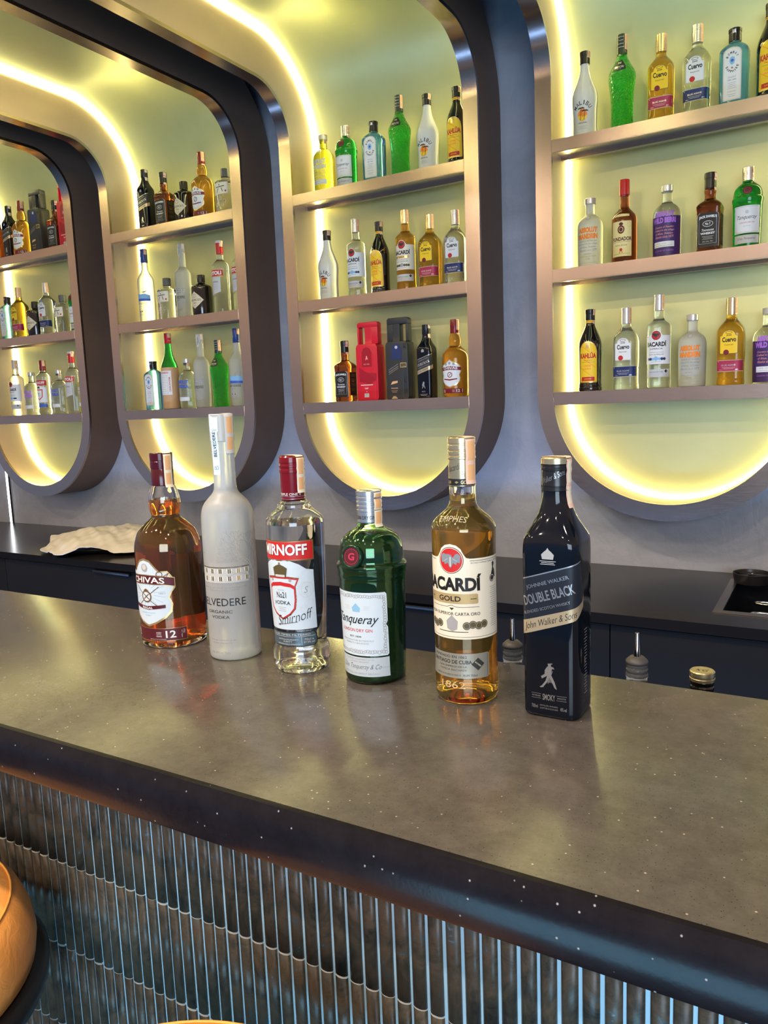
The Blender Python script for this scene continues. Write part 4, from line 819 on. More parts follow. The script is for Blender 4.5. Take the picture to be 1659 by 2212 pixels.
def absolut(kind):
    mat = {'mandrin': F_MANDRIN, 'berri': S_CLEAR, 'vodka': S_CLEAR, 'citron': S_YELLOW, 'violet': S_CLEAR}[kind]
    r, p, c, f = solid('vodka_bottle', [(0, 38), (2, 41), (60, 41.5), (120, 42), (140, 41.5), (152, 37.5), (162, 29), (168, 20), (172, 16), (178, 14.5), (204, 14.5), (206, 16.5), (212, 16.5)], mat, [(205, 16.8), (206, 17.8), (223, 17.8), (224, 16.8)], C_PEARL)
    w1, w2 = {'mandrin': ('ABSOLUT', 'MANDRIN'), 'berri': ('ABSOLUT', 'WILD BERRI'), 'vodka': ('ABSOLUT', 'VODKA'), 'citron': ('ABSOLUT', 'CITRON'), 'violet': ('ABSOLUT', 'WILD BERRI')}[kind]
    c1 = {'mandrin': 'orange', 'berri': 'purple', 'vodka': 'blue', 'citron': 'lgrey', 'violet': 'purple'}[kind]
    L = Lab(p)
    if kind == 'berri': L.poly([(s, z) for s, z in [(-62, 4), (62, 4), (62, 128), (30, 126), (0, 128), (-30, 126), (-62, 128)]], 'dpurple', 0)
    L.text(w1, 0, 119 if kind != 'berri' else 133, 64, 17, c1, 2, bold=0.07).text(w2, 0, 99 if kind != 'berri' else 114, 66 if kind != 'berri' else 76, 17, c1, 2, bold=0.07)
    sc_ = 'pink' if kind == 'berri' else ('grey' if kind != 'citron' else 'lgrey')
    for k, (t_, ww) in enumerate((('Country of Sweden', 60), ('Crafted in the village', 64), ('of Ahus, Sweden', 56), ('Absolut since 1879', 60))): L.text(t_, 0, 84+(9 if kind == 'berri' else 0)-9.5*k, ww, 7.5, sc_, 2, shear=0.4, bold=0.0)
    if kind in ('berri', 'vodka', 'citron', 'violet'): L.rect(0, 42, 66, 17, 'white', 2, r=1).text('40% VOL.', -6, 45, 34, 3.4, 'grey', 3).bars(0, 38, 54, 1, 3, 'grey', 3, .8)
    else: L.text('IMPORTED', 0, 43, 24, 3, 'grey', 2).text('40% ALC./VOL. (80 PROOF)', 0, 35, 54, 3, 'grey', 2).text('1 LITER', 0, 27, 16, 3, 'grey', 2).bars(0, 15, 60, 1, 3, 'lgrey', 2, .8)
    L.ring(0, 157, 8, 1.2, 'grey', 1, 7).disc(0, 157, 5, 'lgrey', 1, 4) if kind != 'berri' else L.text('COUNTRY OF SWEDEN', 0, 23, 60, 5, 'purple', 2)
    L.done('printed_label', r, dz=6)
    if kind in ('citron', 'vodka'): seal(f, r, -18, 11, 188, 196)
    return r
def fundador():
    r, p, c, f = solid('brandy_bottle', [(0, 36), (3, 38.5), (10, 38.8), (100, 39), (140, 39), (152, 37), (163, 28), (172, 18.5), (180, 14.5), (214, 13.8), (222, 14.6)], S_BRANDY, [(216, 15.6), (217, 16.4), (262, 16.2), (264, 15.6)], C_SCARLET)
    L = Lab(p); L.poly([(-33, 22), (33, 22), (34, 25), (34, 128), (33, 131), (-33, 131), (-34, 128), (-34, 25)], ink('butter_paper', (0.82, 0.68, 0.28)), 0)
    L.disc(0, 105, 11, 'wine', 1, 13).ring(0, 105, 7, 1.5, 'gold', 2, 8).poly([(-5, 118), (5, 118), (7, 124), (0, 128), (-7, 124)], 'wine', 1).text('FUNDADOR', 2, 76, 64, 12, 'wine', 1, bold=0.04).rect(0, 67, 62, 0.8, 'brown', 1).text('Solera Brandy', 0, 56, 40, 6, 'brown', 1, shear=0.4).disc(0, 43, 4.5, 'red', 1).line([(-2, 40), (-4, 32)], 2, 'red', 1).line([(2, 40), (4, 32)], 2, 'red', 1).bars(0, 30, 56, 1, 2, 'brown', 1).ring(26, 119, 7, 0.8, 'gold', 1)
    L.done('paper_label', r); L = Lab(p); L.poly([(-26, 145), (26, 145), (25, 152), (0, 154), (-25, 152)], ink('butter_paper', (0.82, 0.68, 0.28)), 1); L.done('shoulder_label', r, dz=3)
    L = Lab(f); L.rect(0, 226, 90, 18, 'brown', 1).rect(0, 238, 90, 2, 'gold', 2).rect(0, 215, 14, 5, 'magenta', 2); L.done('neck_band', r)
    return r
def jack():
    N = 6
    r, p, c, f = solid('square_whisky_bottle', [(0, 33, 33, N), (2.5, 35, 35, N), (9, 36, 36, N), (16, 35, 35, N), (120, 35, 35, N), (134, 37, 37, N), (142, 36.5, 36.5, N), (151, 30, 30, 3.6), (158, 21, 21, 2.4), (163, 16, 16, 2), (175, 15.5, 15.5, 2), (186, 17.5, 17.5, 2), (194, 16.5, 16.5, 2), (199, 14, 14, 2)], S_BRANDY, [(193, 15.8), (194, 16.6), (222, 16.4), (223, 17.4), (239, 17.2), (240, 16)], C_BLACK)
    L = Lab(p); out = [(-30, 18), (30, 18), (31, 26), (30, 60), (31, 98), (29, 113), (22, 119), (-22, 119), (-29, 113), (-31, 98), (-30, 60), (-31, 26)]
    L.poly([(x*1.05, z) for x, z in out], 'lgrey', 0).poly(out, 'black', 1).text("JACK DANIEL'S", 0, 104, 50, 9.5, 'white', 2, bold=0.05, arch=2.5)
    L.ring(0, 86, 15, 1.6, 'lgrey', 2, 9).text('No 7', 0, 86, 15, 7, 'white', 2, bold=0.03).text('OLD BRAND', 0, 93, 14, 1.6, 'lgrey', 2).text('Tennessee', 0, 68, 34, 7, 'white', 2, shear=0.3, bold=0.01).text('WHISKEY', 0, 58, 42, 6.5, 'white', 2, bold=0.04).bars(0, 49, 36, 3, 4, 'lgrey', 2, .9).text('40% VOL. 70cl', 0, 34, 30, 3.4, 'lgrey', 2)
    L.line([(-25, 110), (-25, 28), (25, 28), (25, 110)], .6, 'lgrey', 2)
    L.done('front_label', r, ds=2.5)
    L = Lab(p); L.rect(64, 69, 46, 92, 'black', 0); [L.bars(64, z, 34, 3, 4, 'brown', 1, 1.6) for z in (106, 88, 70, 50)]; L.text('No.7', 64, 79, 14, 5, 'orange', 1); L.done('side_label', r, ds=2.5)
    L = Lab(f); L.text('No 7', 0, 205, 14, 6, 'lgrey', 1, bold=0.02).rect(0, 212, 24, .8, 'lgrey', 1).rect(0, 199, 24, .8, 'lgrey', 1); L.done('neck_print', r, ds=2)
    seal(f, r, -15, 12, 186, 196, ('seal', 'seal'))
    return r
def tanq():
    r, p, c, f = solid('gin_bottle', [(0, 35), (2, 38.5), (50, 40), (112, 41), (131, 41.5), (135, 42.6), (143, 43.6), (147, 43.6), (150, 41), (163, 40), (175, 37), (184, 29), (190, 20), (194, 15.8), (200, 15)], S_GREEN, ridged(198, 237, 16.3, ((212, 214), (217, 219), (222, 224), (227, 229), (232, 233.5)), 0.9), C_ALU)
    L = Lab(p); L.rect(0, 82, 78, 78, 'white', 0, r=2).line([(-35, 118), (35, 118), (35, 46), (-35, 46), (-35, 118)], 1.6, 'lgrey', 1).disc(0, 103, 5, 'lgrey', 1).text('Tanqueray', 0, 87, 58, 14, 'black', 1, shear=0.45, bold=0.0).text('LONDON DRY GIN', 0, 73, 42, 4, 'red', 1).bars(0, 63, 22, 1, 3, 'grey', 1)
    L.rect(0, 26, 76, 24, 'lgrey', 0).text('Chas Tanqueray', 0, 27, 52, 7, 'dgrey', 1, shear=0.4); L.done('front_label', r)
    L = Lab(p); L.disc(0, 165, 13.5, 'wine', 3, 12).ring(0, 165, 9, 1, 'magenta', 4, 8); L.done('seal_medallion', r, dz=5); seal(f, r, -16, 11, 190, 200)
    return r
def bacardi(gold):
    r, p, c, f = solid('rum_bottle', [(0, 33), (2, 36.5), (16, 37.5), (34, 36.2), (60, 36.4), (150, 37), (190, 37.2), (199, 36.5), (206, 30), (214, 20), (220, 15.8), (232, 14.9), (250, 14.9)], S_AMBER if gold else S_CLEAR, ridged(246, 295.5, 15.6, ((276, 278), (281, 283), (286, 288), (290, 291.5))), C_GOLD if gold else C_PEARL)
    L = Lab(p); pc = ink('ivory_label', (0.80, 0.74, 0.60)) if gold else I['white']
    L.poly([(-56, 76), (56, 76), (56, 166), (20, 166), (14, 174), (7, 181), (0, 183), (-7, 181), (-14, 174), (-20, 166), (-56, 166)], pc, 0).disc(0, 166, 14.5, 'wine', 1).disc(0, 166, 13, 'red', 2)
    L.poly([(0, 158), (3, 163), (8, 164), (12, 171), (6, 173), (0, 171), (-6, 173), (-12, 171), (-8, 164), (-3, 163)], 'dgrey', 3).text('BACARD\u00cd', 0, 140, 66, 18, 'black', 1, bold=0.045)
    if gold: L.rect(0, 122, 58, 9, 'gold', 1).text('GOLD', 0, 122, 22, 5, 'black', 2, bold=0.02)
    else: L.text('SUPERIOR', 0, 124, 42, 5, 'dgrey', 1, bold=0.01)
    L.bars(0, 113, 50, 1, 2, 'dgrey', 1).text('RON SUPERIOR', 0, 106, 48, 3.6, 'dgrey', 1)
    for k, x in enumerate((-26, -18, -10, 10, 18, 26)): L.disc(x, 92, 4.6, 'khaki' if gold else ('lblue' if abs(x) < 14 else 'navy'), 1)
    L.disc(0, 93, 6.5, 'grey' if gold else 'lblue', 2, 7).bars(0, 83, 36, 1, 2, 'dgrey', 1); L.done('main_label', r)
    L = Lab(p); L.rect(4, 47, 84, 25, 'lgrey', 0).text('SANTIAGO DE CUBA', 0, 51, 44, 4, 'dgrey', 1).bars(0, 45, 34, 2, 4, 'grey', 1).poly([(32, 47), (38, 53), (32, 59-6+6), (26, 53)], 'dgrey', 1); L.done('lower_label', r)
    L = Lab(f); L.rect(0, 248, 90, 4, 'black', 1); L.done('cap_band', r); seal(f, r, -20, 11, 250, 262)
    return r
def belv_s():
    r, p, c, f = solid('vodka_bottle', [(0, 34), (2, 37), (100, 37.5), (185, 37.5), (202, 36), (215, 28), (224, 18), (230, 15.2), (290, 15.5)], F_WHITE, [(288, 16), (289, 16.6), (327, 16.6), (328, 16)], pr('frosted_cap', (0.55, 0.54, 0.5), 0.3, trans=0.3))
    L = Lab(p); L.text('BELVEDERE', 0, 92, 62, 12, 'dgrey', 1, bold=0.01).text('VODKA', 0, 80, 26, 4, 'grey', 1).bars(0, 40, 40, 2, 5, 'grey', 1, .8)
    for ix in range(5): 
        for iz in (112, 122): L.rect(-24+12*ix, iz, 7, 6, 'grey', 1)
    L.rect(0, 129, 66, 2, 'grey', 1); L.done('lettering', r); L = Lab(f); L.rect(0, 298, 12, 52, 'lgrey', 3).text('BELVEDERE', 0, 296, 32, 4.6, 'dgrey', 4, rot=90); L.done('neck_strip', r); seal(f, r, -14, 11, 285, 290, ('seal', 'lgrey'))
    return r
def goose():
    r, p, c, f = solid('vodka_bottle', [(0, 34), (2, 37), (100, 38), (190, 38), (205, 35), (222, 25), (236, 17.5), (250, 15), (284, 14.6)], F_WHITE, [(274, 15.4), (275, 16), (333, 16), (335, 15)], C_NAVY)
    L = Lab(p); L.poly([(-50, 112), (50, 108), (50, 124), (24, 132), (0, 128), (-22, 136), (-50, 130)], 'lblue', 0).poly([(-50, 100), (50, 98), (50, 108), (-50, 112)], 'blue', 1).poly([(8, 140), (30, 144), (40, 150), (32, 140), (20, 134)], 'grey', 2).line([(-40, 170), (-30, 158), (-22, 176)], 2, 'lgrey', 1)
    L.text('GREY GOOSE', 2, 88, 66, 9, 'dgrey', 1, bold=0.01).text('VODKA', 0, 76, 22, 4, 'grey', 1).rect(-6, 52, 7, 5, 'blue', 1).rect(0, 52, 6, 5, 'white', 1).rect(6, 52, 7, 5, 'red', 1).bars(0, 40, 34, 2, 5, 'grey', 1, .8); L.done('printed_label', r); seal(f, r, -10, 12, 282, 290, ('seal2', 'seal'))
    return r
def stoli():
    r, p, c, f = solid('vodka_bottle', [(0, 36), (2, 38.5), (60, 38.5), (180, 39), (200, 38.5), (210, 35), (220, 26), (228, 17), (235, 14.5), (262, 14)], S_CLEAR, [(254, 15), (255, 15.8), (298, 15.8), (298.5, 16.4), (310, 16.2), (311, 15.4)], C_SCARLET)
    L = Lab(p); L.rect(2, 171, 72, 28, 'gold', 0).rect(2, 171, 70, 26, 'red', 1).text('STOLI', 2, 171, 56, 16, 'white', 2, bold=0.05); L.done('red_band', r)
    L = Lab(p); L.poly([(-28, 78), (24, 92), (24, 154), (-28, 154)], 'lgrey', 0).text('VODKA', -2, 134, 32, 7, 'dgrey', 1, bold=0.01).bars(-2, 124, 34, 6, 4.5, 'grey', 1, .9).bars(0, 18, 50, 1, 3, 'grey', 0, 1.2); L.done('paper_label', r)
    L = Lab(f); L.rect(0, 305, 90, 11, 'lgrey', 1); L.done('cap_band', r); seal(f, r, -16, 12, 262, 270, ('cream', 'seal'))
    return r
def hendr():
    r, p, c, f = solid('gin_bottle', [(0, 40), (3, 44), (20, 45.5), (120, 46), (128, 45), (133, 41), (138, 30), (142, 20), (147, 16.5), (152, 16.5)], K_BLACK, [(148, 16), (149, 18), (178, 18), (180, 17)], C_BLACK)
    L = Lab(p); L.poly([(-46, 68), (0, 30), (46, 68), (0, 108)], 'khaki', 0).poly([(-43.5, 68), (-22, 47), (0, 32), (22, 47), (43.5, 68), (22, 89), (0, 105.5), (-22, 89)], ink('aged_cream', (0.72, 0.62, 0.42)), 1).text("HENDRICK'S", 0, 69, 62, 9, 'dgrey', 2, bold=0.01).text('GIN', 0, 56, 16, 6, 'dgrey', 2).bars(0, 46, 16, 2, 4, 'khaki', 2).ring(0, 87, 8, 1, 'khaki', 2); L.done('diamond_label', r)
    return r
def roku():
    r, p, c, f = solid('gin_bottle', [(0, 37, 37, 3), (2, 40, 40, 3), (120, 41, 41, 3), (134, 41, 41, 3), (139, 37, 37, 2.8), (143, 24, 24, 2.4), (147, 17, 17, 2), (158, 16, 16, 2)], S_CLEAR, [(155, 17), (156, 18.5), (188, 18.5), (190, 17.5)], pr('dark_grey_cap', (0.10, 0.10, 0.10), 0.35))
    L = Lab(p); L.poly([(-36, 80), (38, 82), (40, 88), (40, 128), (-36, 128)], 'cream', 0).line([(-22, 110), (24, 112)], 3, 'black', 1).line([(-4, 122), (0, 115)], 3, 'black', 1).line([(-8, 106), (-16, 88)], 3, 'black', 1).line([(8, 106), (15, 90)], 3, 'black', 1).rect(28, 92, 7, 7, 'red', 1).bars(-2, 86, 22, 1, 3, 'grey', 1); L.done('paper_label', r)
    L = Lab(p); bl = pr('embossed_clear', (0.85, 0.9, 0.85), 0.3)
    for k in range(5): L.ring(-20+10*k, 40+12*(k % 3), 7, 1, bl, 0)
    L.done('embossing', r)
    return r
def smir_s():
    r, p, c, f = solid('vodka_bottle', [(0, 33), (8, 37), (14, 38), (24, 38), (32, 34.5), (60, 35), (105, 37), (190, 38), (199, 37.5), (206, 32), (214, 22), (222, 16), (228, 14.5), (234, 14.5)], S_CLEAR, ridged(226, 280, 16.2, ((262, 264), (267, 269), (272, 274))), C_RED)
    L = Lab(p); L.rect(0, 164, 90, 26, 'red', 0).text('SMIRNOFF', 0, 164, 72, 14, 'white', 1, bold=0.03); L.done('brand_band', r)
    L = Lab(p); L.poly([(-44, 62), (44, 62), (44, 138), (0, 152), (-44, 138)], 'white', 0).poly([(0, 74), (20, 90), (24, 130), (-24, 130), (-20, 90)], 'red', 1).poly([(0, 80), (16, 92), (19, 125), (-19, 125), (-16, 92)], 'white', 2).text('No21', 0, 108, 16, 8, 'black', 3).text('VODKA', 0, 97, 22, 4, 'black', 3).rect(0, 140, 18, 10, 'khaki', 2).rect(0, 46, 80, 16, 'blue', 0); L.done('paper_label', r); seal(f, r, -14, 12, 236, 246)
    return r
def chiv_s():
    r, p, c, f = solid('whisky_bottle', [(0, 43), (3, 47), (44, 48), (130, 49), (148, 48.5), (162, 44), (173, 34), (181, 24), (187, 20), (196, 22.5), (206, 23), (216, 21.5), (228, 17), (234, 15.4)], S_AMBER, [(231, 16), (232, 16.8), (252, 16.6), (252.6, 16), (254, 16), (254.6, 16.8), (279, 16.8), (281, 16)], C_RED)
    L = Lab(p); sh = [(0, 33), (24, 43), (39, 56), (41, 68), (37, 78), (44, 92), (44, 108), (36, 117), (18, 124), (0, 136), (-18, 124), (-36, 117), (-44, 108), (-44, 92), (-37, 78), (-41, 68), (-39, 56), (-24, 43)]
    L.poly(sh, 'gold', 0).poly([(x*.93, 84+(z-84)*.93) for x, z in sh], 'white', 1).poly([(-44, 95), (0, 98), (44, 95), (44, 107), (0, 111), (-44, 107)], I['dred'], 2).text('CHIVAS', 0, 103, 60, 9, 'white', 3, bold=0.03, arch=1.4).ring(0, 80, 10, 2.5, 'dred', 3).line([(-5, 75), (5, 85)], 2, 'dred', 3).poly([(-28, 63), (0, 59), (28, 63), (28, 67), (0, 64), (-28, 67)], 'dred', 3)
    for k in (-16, 0, 16): L.disc(k, 122-abs(k)*0.2, 5, 'grey', 3)
    L.done('shield_label', r)
    L = Lab(p); L.rect(0, 22, 104, 17, 'dred', 0).text('12', 30, 22, 14, 10, 'white', 1, bold=0.02).text('AGED', 12, 24, 9, 2.6, 'white', 1).text('YEARS', 12, 19, 9, 2.6, 'white', 1).text('12', -30, 22, 14, 10, 'white', 1, bold=0.02).rect(47, 22, 3, 13, 'lgrey', 1); L.done('age_label', r); seal(f, r, -16, 12, 226, 240)
    return r
def jw_s():
    N = 5
    r, p, c, f = solid('whisky_bottle', [(0, 29, 29, N), (2, 31, 31, N), (160, 31.5, 31.5, N), (182, 31.5, 31.5, N), (192, 29, 29, 4), (205, 22, 22, 2.8), (218, 17, 17, 2.2), (230, 14.8, 14.8, 2), (246, 14.4, 14.4, 2)], K_JW, [(238, 15.6), (239, 16), (266, 15.8), (271, 15.8), (272, 15)], C_BLACK, seg=48)
    L = Lab(p); T = 0.315; z0 = lambda s, z: z+T*(s+31)
    a = -48; L.poly([(a, z0(a, 100)), (44, z0(44, 100)), (40, z0(40, 142)), (a, z0(a, 142))], 'dgrey', 0).poly([(a, z0(a, 86)), (46, z0(46, 86)), (46, z0(46, 100)), (a, z0(a, 100))], ink('band_gold', (0.62, 0.52, 0.34), 0.32, 0.6), 1).poly([(a, z0(a, 140)), (40, z0(40, 140)), (40, z0(40, 142)), (a, z0(a, 142))], 'silver', 1)
    R_ = math.degrees(math.atan(T)); L.text('JOHNNIE WALKER', 0, z0(0, 132), 46, 4.6, 'silver', 2, rot=R_).text('DOUBLE BLACK', 0, z0(0, 119), 57, 10, 'silver', 2, bold=0.02, rot=R_).text('BLENDED SCOTCH WHISKY', 0, z0(0, 107), 48, 3, 'silver', 2, rot=R_).text('John Walker', 0, z0(0, 93), 50, 8, 'black', 2, shear=0.4, rot=R_); L.done('slanted_label', r, ds=2.5)
    L = Lab(p); L.poly([(-1, 61), (3, 61), (5, 56), (3, 49), (8, 36), (6, 35), (1, 45), (-5, 35), (-7, 36), (-3, 47), (-7, 45), (-3, 57)], 'silver', 0).text('SMOKY', 0, 24, 16, 5, 'silver', 0, bold=.01).bars(0, 14, 36, 2, 4, 'lgrey', 0, .9).poly([(-6, 170), (6, 170), (6, 178), (0, 182), (-6, 178)], 'grey', 0); L.done('lettering', r, ds=2.5)
    seal(f, r, -12, 13, 222, 228, ('seal', 'cream'))
    return r
def luxardo():
    r, p, c, f = solid('cherry_liqueur_bottle', [(0, 37), (2, 40), (100, 41), (150, 41), (186, 40), (206, 36), (225, 27), (250, 19), (275, 15.5), (306, 14.6)], S_GREEN, [(300, 15.4), (301, 16), (346, 16), (347, 15)], C_SCARLET)
    L = Lab(p); L.rect(0, 96, 250, 188, 'tan', 0); L.done('straw_sleeve', r, ds=4)
    L = Lab(p); L.rect(0, 120, 74, 110, 'white', 3).text('LUXARDO', 0, 166, 50, 9, 'red', 4, bold=0.03).line([(-30, 154), (18, 154), (18, 72), (-30, 72), (-30, 154)], .8, 'grey', 4).text('MARASCHINO', 28, 112, 66, 8, 'red', 4, bold=0.02, rot=-90).bars(-5, 146, 38, 9, 8, 'grey', 4, 1); L.done('front_label', r); seal(f, r, -14, 12, 312, 318)
    return r
def case_(red):
    """moulded carry case: tall flat box, handle slot on top, bottle shape in relief"""
    r = empty('bottle_carry_case'); m = P_RED if red else I['dgrey']; m2 = P_RED2 if red else pr('matt_black_relief', (0.015, 0.016, 0.018), 0.4)
    bm = bmesh.new(); H = 303 if red else 308; hw = 47; D = 31
    def prism(pts, y0, y1, mi=0):
        A = [bm.verts.new((x*MM, y0*MM, z*MM)) for x, z in pts]; B = [bm.verts.new((x*MM, y1*MM, z*MM)) for x, z in pts]; n_ = len(pts)
        f = bm.faces.new(A); g = bm.faces.new(B[::-1]); f.material_index = g.material_index = mi
        for i in range(n_): bm.faces.new((A[(i+1) % n_], A[i], B[i], B[(i+1) % n_])).material_index = mi
    s0, s1 = (-37, -12) if red else (10, 35)
    # body below the slot, side pieces and bridge around the slot
    prism([(-44, 0), (44, 0), (hw, 10), (hw, 206), (40, 214), (40, 218), (-40, 218), (-40, 214), (-hw, 206), (-hw, 10)], -D, D)
    prism([(-45, 218), (s0, 218), (s0, 284), (-45, 284)], -17, 17); prism([(s1, 218), (45, 218), (45, 284), (s1, 284)], -17, 17); prism([(-45, 284), (45, 284), (45, H-6), (39, H), (-39, H), (-45, H-6)], -17, 17)
    bmesh.ops.bevel(bm, geom=bm.edges[:], offset=2.2*MM, segments=2, affect='EDGES', profile=0.5, clamp_overlap=True)
    obj('case_shell', bm, m, r, angle=40)
    bm = bmesh.new(); q = Prof([(8, 33), (160, 34), (178, 31), (196, 20), (212, 15), (280, 15), (284, 13)], 2)
    R_ = [[bm.verts.new(((r_[1]*math.sin(t))*MM+(4 if red else -6)*MM, (-(D if r_[0] < 200 else (D-(r_[0]-200)*0.8 if r_[0] < 217 else 17))-0.05*r_[1]*math.cos(t)+0.2)*MM, r_[0]*MM)) for t in [(-PI/2+PI*k/10) for k in range(11)]] for r_ in q.P]
    for A, B in zip(R_, R_[1:]):
        for k in range(10): bm.faces.new((A[k], A[k+1], B[k+1], B[k]))
    bmesh.ops.recalc_face_normals(bm, faces=bm.faces[:]); obj('bottle_relief', bm, m, r)
    pl = Prof([(0, 46.5, D+1.5, 9), (300, 46.5, D+1.5, 9)], 0)
    L = Lab(pl)
    if red:
        L.poly([(-20, 130), (-20, 185), (-14, 200), (0, 206), (14, 200), (22, 185), (22, 130)], P_RED2, 0).text('RED LABEL', 0, 140, 26, 5, 'pink', 1).poly([(-1, 172), (3, 172), (4, 164), (8, 156), (2, 160), (-5, 155), (-3, 164)], 'pink', 1)
        L.poly([(-34, 128), (-34, 74), (12, 62), (40, 78), (40, 104), (0, 108)], P_RED2, 0).rect(-2, 60, 54, 3, 'cream', 1, rot=0).text('Liquid', -4, 47, 14, 9, 'cream', 1, bold=0.02).rect(-4, 20, 20, 15, 'lgrey', 1).bars(-4, 24, 14, 3, 4, 'grey', 2, 1).poly([(-6, 33), (-1, 33), (-3.5, 37)], 'cream', 1)
    else:
        L.disc(0, 196, 6, 'lgrey', 0).poly([(-22, 150), (-22, 185), (-14, 204), (0, 210), (14, 204), (22, 185), (22, 150)], 'navy', -0.5)
        for k, z in enumerate((122, 114, 106)): L.text('DOUBLE BLACK' if k == 1 else 'JOHNNIE WALKER', -14, z, 46, 4, 'silver' if k < 2 else 'gold', 1, rot=28, bold=0.01)
        L.rect(28, 128, 26, 18, 'gold', 0).rect(28, 128, 22, 13, 'khaki', 1).rect(36, 200, 12, 20, m2, 0).rect(36, 72, 12, 22, m2, 0).poly([(-28, 56), (2, 62), (2, 70), (-20, 68)], 'seal2', 0).text('WALKER', -12, 42, 30, 5, 'seal2', 0, bold=.01).bars(-12, 32, 28, 2, 5, 'seal2', 0, 1.2).poly([(-26, 2), (2, 2), (-8, 12), (-18, 12)], 'gold', 0)
    L.done('printing', r, ds=None, base=0.3)
    return r

# ------------------------------------------------------------------ placing
def copy_tree(o, parent=None):
    c = o.copy(); COL.objects.link(c); c.parent = parent
    for ch in list(o.children): copy_tree(ch, c)
    return c
KIND = {
 'malibu': (malibu, 'White glass coconut rum bottle with palm print', 'white rum bottles on the niche shelves'), 'midori': (midori, 'Textured bright green melon liqueur bottle', 'bright green textured bottles'),
 'cgold': (lambda: cuervo(True), 'Golden tequila bottle with yellow arched label', 'golden tequila bottles'), 'csilv': (lambda: cuervo(False), 'Clear tequila bottle with navy lower label', 'clear tequila bottles'),
 'bombay': (bombay, 'Pale blue square gin bottle with arched label', 'pale blue gin bottles'), 'kahlua': (kahlua, 'Black coffee liqueur bottle with yellow label', 'black coffee liqueur bottles'),
 'mandrin': (lambda: absolut('mandrin'), 'Frosted vodka bottle with orange lettering', 'frosted orange-lettered bottles'), 'berri': (lambda: absolut('berri'), 'Dark violet vodka bottle with violet lettering', 'violet-lettered bottles'),
 'violet': (lambda: absolut('violet'), 'Clear vodka bottle with violet lettering', None),
 'absv': (lambda: absolut('vodka'), 'Clear vodka bottle with blue lettering', 'clear blue-lettered bottles'), 'citron': (lambda: absolut('citron'), 'Yellow short-necked vodka bottle', 'yellow vodka bottles'),
 'fund': (fundador, 'Brown brandy bottle with red cap', 'brown brandy bottles'), 'jack': (jack, 'Square whiskey bottle with black label', 'square black-label bottles'), 'tanq': (tanq, 'Green gin bottle with white label', 'green gin bottles on the niche shelves'),
 'bacs': (lambda: bacardi(False), 'Clear rum bottle with white bat label', 'clear rum bottles'), 'bacg': (lambda: bacardi(True), 'Golden rum bottle with ivory bat label', None), 'belv': (belv_s, 'Tall frosted vodka bottle with grey lettering', 'tall frosted bottles'),
 'goose': (goose, 'Tall frosted vodka bottle with blue cap', 'frosted blue-capped bottles'), 'stoli': (stoli, 'Clear vodka bottle with red band label', 'red-band vodka bottles'), 'hendr': (hendr, 'Squat black gin bottle with diamond label', 'squat black gin bottles'),
 'roku': (roku, 'Squat clear gin bottle with cream label', 'squat clear gin bottles'), 'smir': (smir_s, 'Red-capped clear vodka bottle', None), 'chivas': (chiv_s, 'Amber whisky bottle with white shield label', 'amber shield-label bottles on the niche shelves'),
 'jw': (jw_s, 'Square black whisky bottle with slanted label', 'black slanted-label bottles on the niche shelves'), 'lux': (luxardo, 'Tall green bottle in tan sleeve', None),
 'redcase': (lambda: case_(True), 'Red moulded bottle carry case with handle', 'moulded bottle carry cases'), 'blackcase': (lambda: case_(False), 'Black moulded bottle carry case with handle', 'moulded bottle carry cases')}
NEXTTO = ['farthest niche from the sink', 'third niche from the sink', 'second niche from the sink', 'niche nearest the sink']
SH = {0: {1: [('fund', .098), ('jw', .196), ('chivas', .299), ('blackcase', .437), ('jack', .567), ('redcase', .665)], 2: [('bombay', .112), ('cgold', .211), ('hendr', .338), ('csilv', .438), ('roku', .559), ('tanq', .668)], 3: [('bacs', .121), ('violet', .25), ('smir', .351), ('absv', .476), ('stoli', .584), ('citron', .682)]},
 1: {1: [('jw', .158), ('jack', .273), ('hendr', .394), ('chivas', .506), ('roku', .636)], 2: [('goose', .114), ('roku', .248), ('belv', .353), ('hendr', .458), ('stoli', .577), ('stoli', .690)], 3: [('bombay', .119), ('lux', .226), ('absv', .336), ('belv', .426), ('midori', .531), ('goose', .64)]},
 2: {1: [('citron', .1), ('tanq', .205), ('bombay', .33), ('midori', .442), ('malibu', .557), ('kahlua', .675)], 2: [('malibu', .097), ('bacs', .232), ('kahlua', .337), ('bacg', .451), ('cgold', .554), ('csilv', .657)], 3: [('jack', .157), ('redcase', .276), ('blackcase', .411), ('jw', .527), ('chivas', .645)]},
 3: {1: [('malibu', .086), ('midori', .204), ('cgold', .323), ('csilv', .427), ('bombay', .531), ('kahlua', .627)], 2: [('mandrin', .103), ('fund', .213), ('berri', .345), ('jack', .471), ('tanq', .576)], 3: [('kahlua', .102), ('csilv', .221), ('bacs', .324), ('mandrin', .426), ('cgold', .539), ('berri', .642)]}}
masters = {}
rz = random.Random(11)
for i in SH:
    for s in SH[i]:
        names_ = [k for k, _ in SH[i][s]]
        for j, (k, xo) in enumerate(SH[i][s]):
            fn, desc, grp = KIND[k]
            if k not in masters: masters[k] = fn(); o = masters[k]
            else: o = copy_tree(masters[k])
            o.location = (X0+i*PER+xo, YF+0.085, SHELF[s-1][0]+0.0006); o.rotation_euler = (0, 0, math.radians(rz.uniform(-4, 4)))
            if k == 'stoli' and j == 5: desc = 'Red-band vodka bottle half hidden by the frame'
            shelf = ('top', 'middle', 'bottom')[s-1]
            tag(o, f'{desc}, {shelf} shelf, {NEXTTO[i]}', 'case' if 'case' in k else 'bottle', grp)
            if not grp and 'group' in o: del o['group']

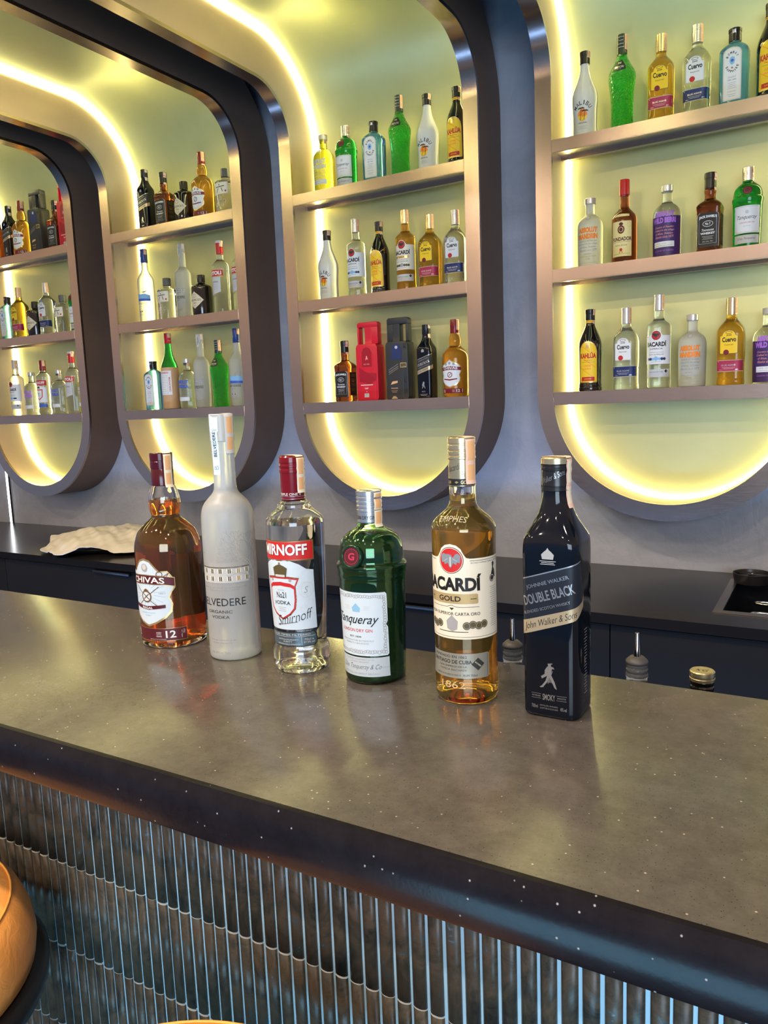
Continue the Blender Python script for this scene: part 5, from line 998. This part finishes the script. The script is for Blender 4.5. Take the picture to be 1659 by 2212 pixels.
for fn, x, y, label in ((hero_whisky, -.8685, .8208, 'Amber whisky bottle with blue-white shield label standing on the bar top'), (hero_frosted, -.7334, .8072, 'Tall frosted vodka bottle with etched house and tree on the bar'),
                        (hero_red, -.6126, .8029, 'Clear vodka bottle with red cap and red band on the bar'), (hero_green, -.5027, .8129, 'Green gin bottle with round wine-red seal standing on the bar'),
                        (hero_gold, -.3694, .8019, 'Golden rum bottle with cream bat label standing on the bar'), (hero_black, -.2597, .8047, 'Square black whisky bottle with slanted label, at the bar row\'s near end')):
    o = fn(); o.location = (x, y, 0.0004); tag(o, label, 'bottle')

# bottles on the ledge behind the bar, only their tops showing
def speed_bottle(x, y, label, pour):
    r = empty('speed_rail_bottle', (x, y, -0.3098)); tag(r, label, 'bottle')
    zt = 0.3098+(0.0 if pour else -0.004)
    b = [(0, 34), (3, 37), (190, 37), (205, 33), (225, 20), (240, 14.5), (zt*1000-22, 13.2), (zt*1000-20, 14.5), (zt*1000-17, 14.5), (zt*1000-15, 13), (zt*1000-13, 14.2), (zt*1000-10, 14.2), (zt*1000-8, 12.8), (zt*1000-6, 13.6), (zt*1000-3, 13.2)]
    p = Prof(b, 1); bm = bmesh.new(); p.skin(bm, 36); obj('glass_body', bm, S_CLEAR if pour else K_BLACK, r, angle=50)
    if pour:
        bm = bmesh.new(); lathe(bm, [(zt-0.003, 0.0128), (zt-0.002, 0.0145), (zt+0.001, 0.0142), (zt+0.006, 0.009), (zt+0.007, 0.004)], 32); c = obj('pourer_collar', bm, pr('grey_rubber', (0.06, 0.055, 0.055), 0.5), r)
        bm = bmesh.new(); lathe(bm, [(zt+0.0065, 0.0048), (zt+0.022, 0.0040), (zt+0.038, 0.0026), (zt+0.038, 0.0018), (zt+0.03, 0.0018)], 20, caps=False); obj('pourer_spout', bm, M_CHROME, r, angle=40)
    else:
        bm = bmesh.new(); lathe(bm, [(zt-0.010, 0.0136), (zt-0.0095, 0.0152), (zt-0.006, 0.0152), (zt-0.0055, 0.0147), (zt-0.003, 0.0147), (zt-0.0025, 0.0153), (zt+0.002, 0.0150), (zt+0.0032, 0.0138)], 40); c = obj('screw_cap', bm, C_GOLD, r, angle=30)
        bm = bmesh.new(); vs = []; A, F = text_mesh('KG', -0.02, 0.4); vs = [bm.verts.new((u*0.015, v*0.008, zt+0.0035)) for u, v in A]
        for f in F: bm.faces.new([vs[i] for i in f])
        obj('cap_lettering', bm, I['dgrey'], r, False)
speed_bottle(-.3885, 1.0, 'Clear bottle with metal pourer behind the bar, between gold and black bottles', True)
speed_bottle(-.2163, 1.0, 'Clear bottle with metal pourer behind the bar, next to the gold cap', True)
speed_bottle(-.1362, 1.0, 'Dark bottle with gold screw cap behind the bar edge', False)
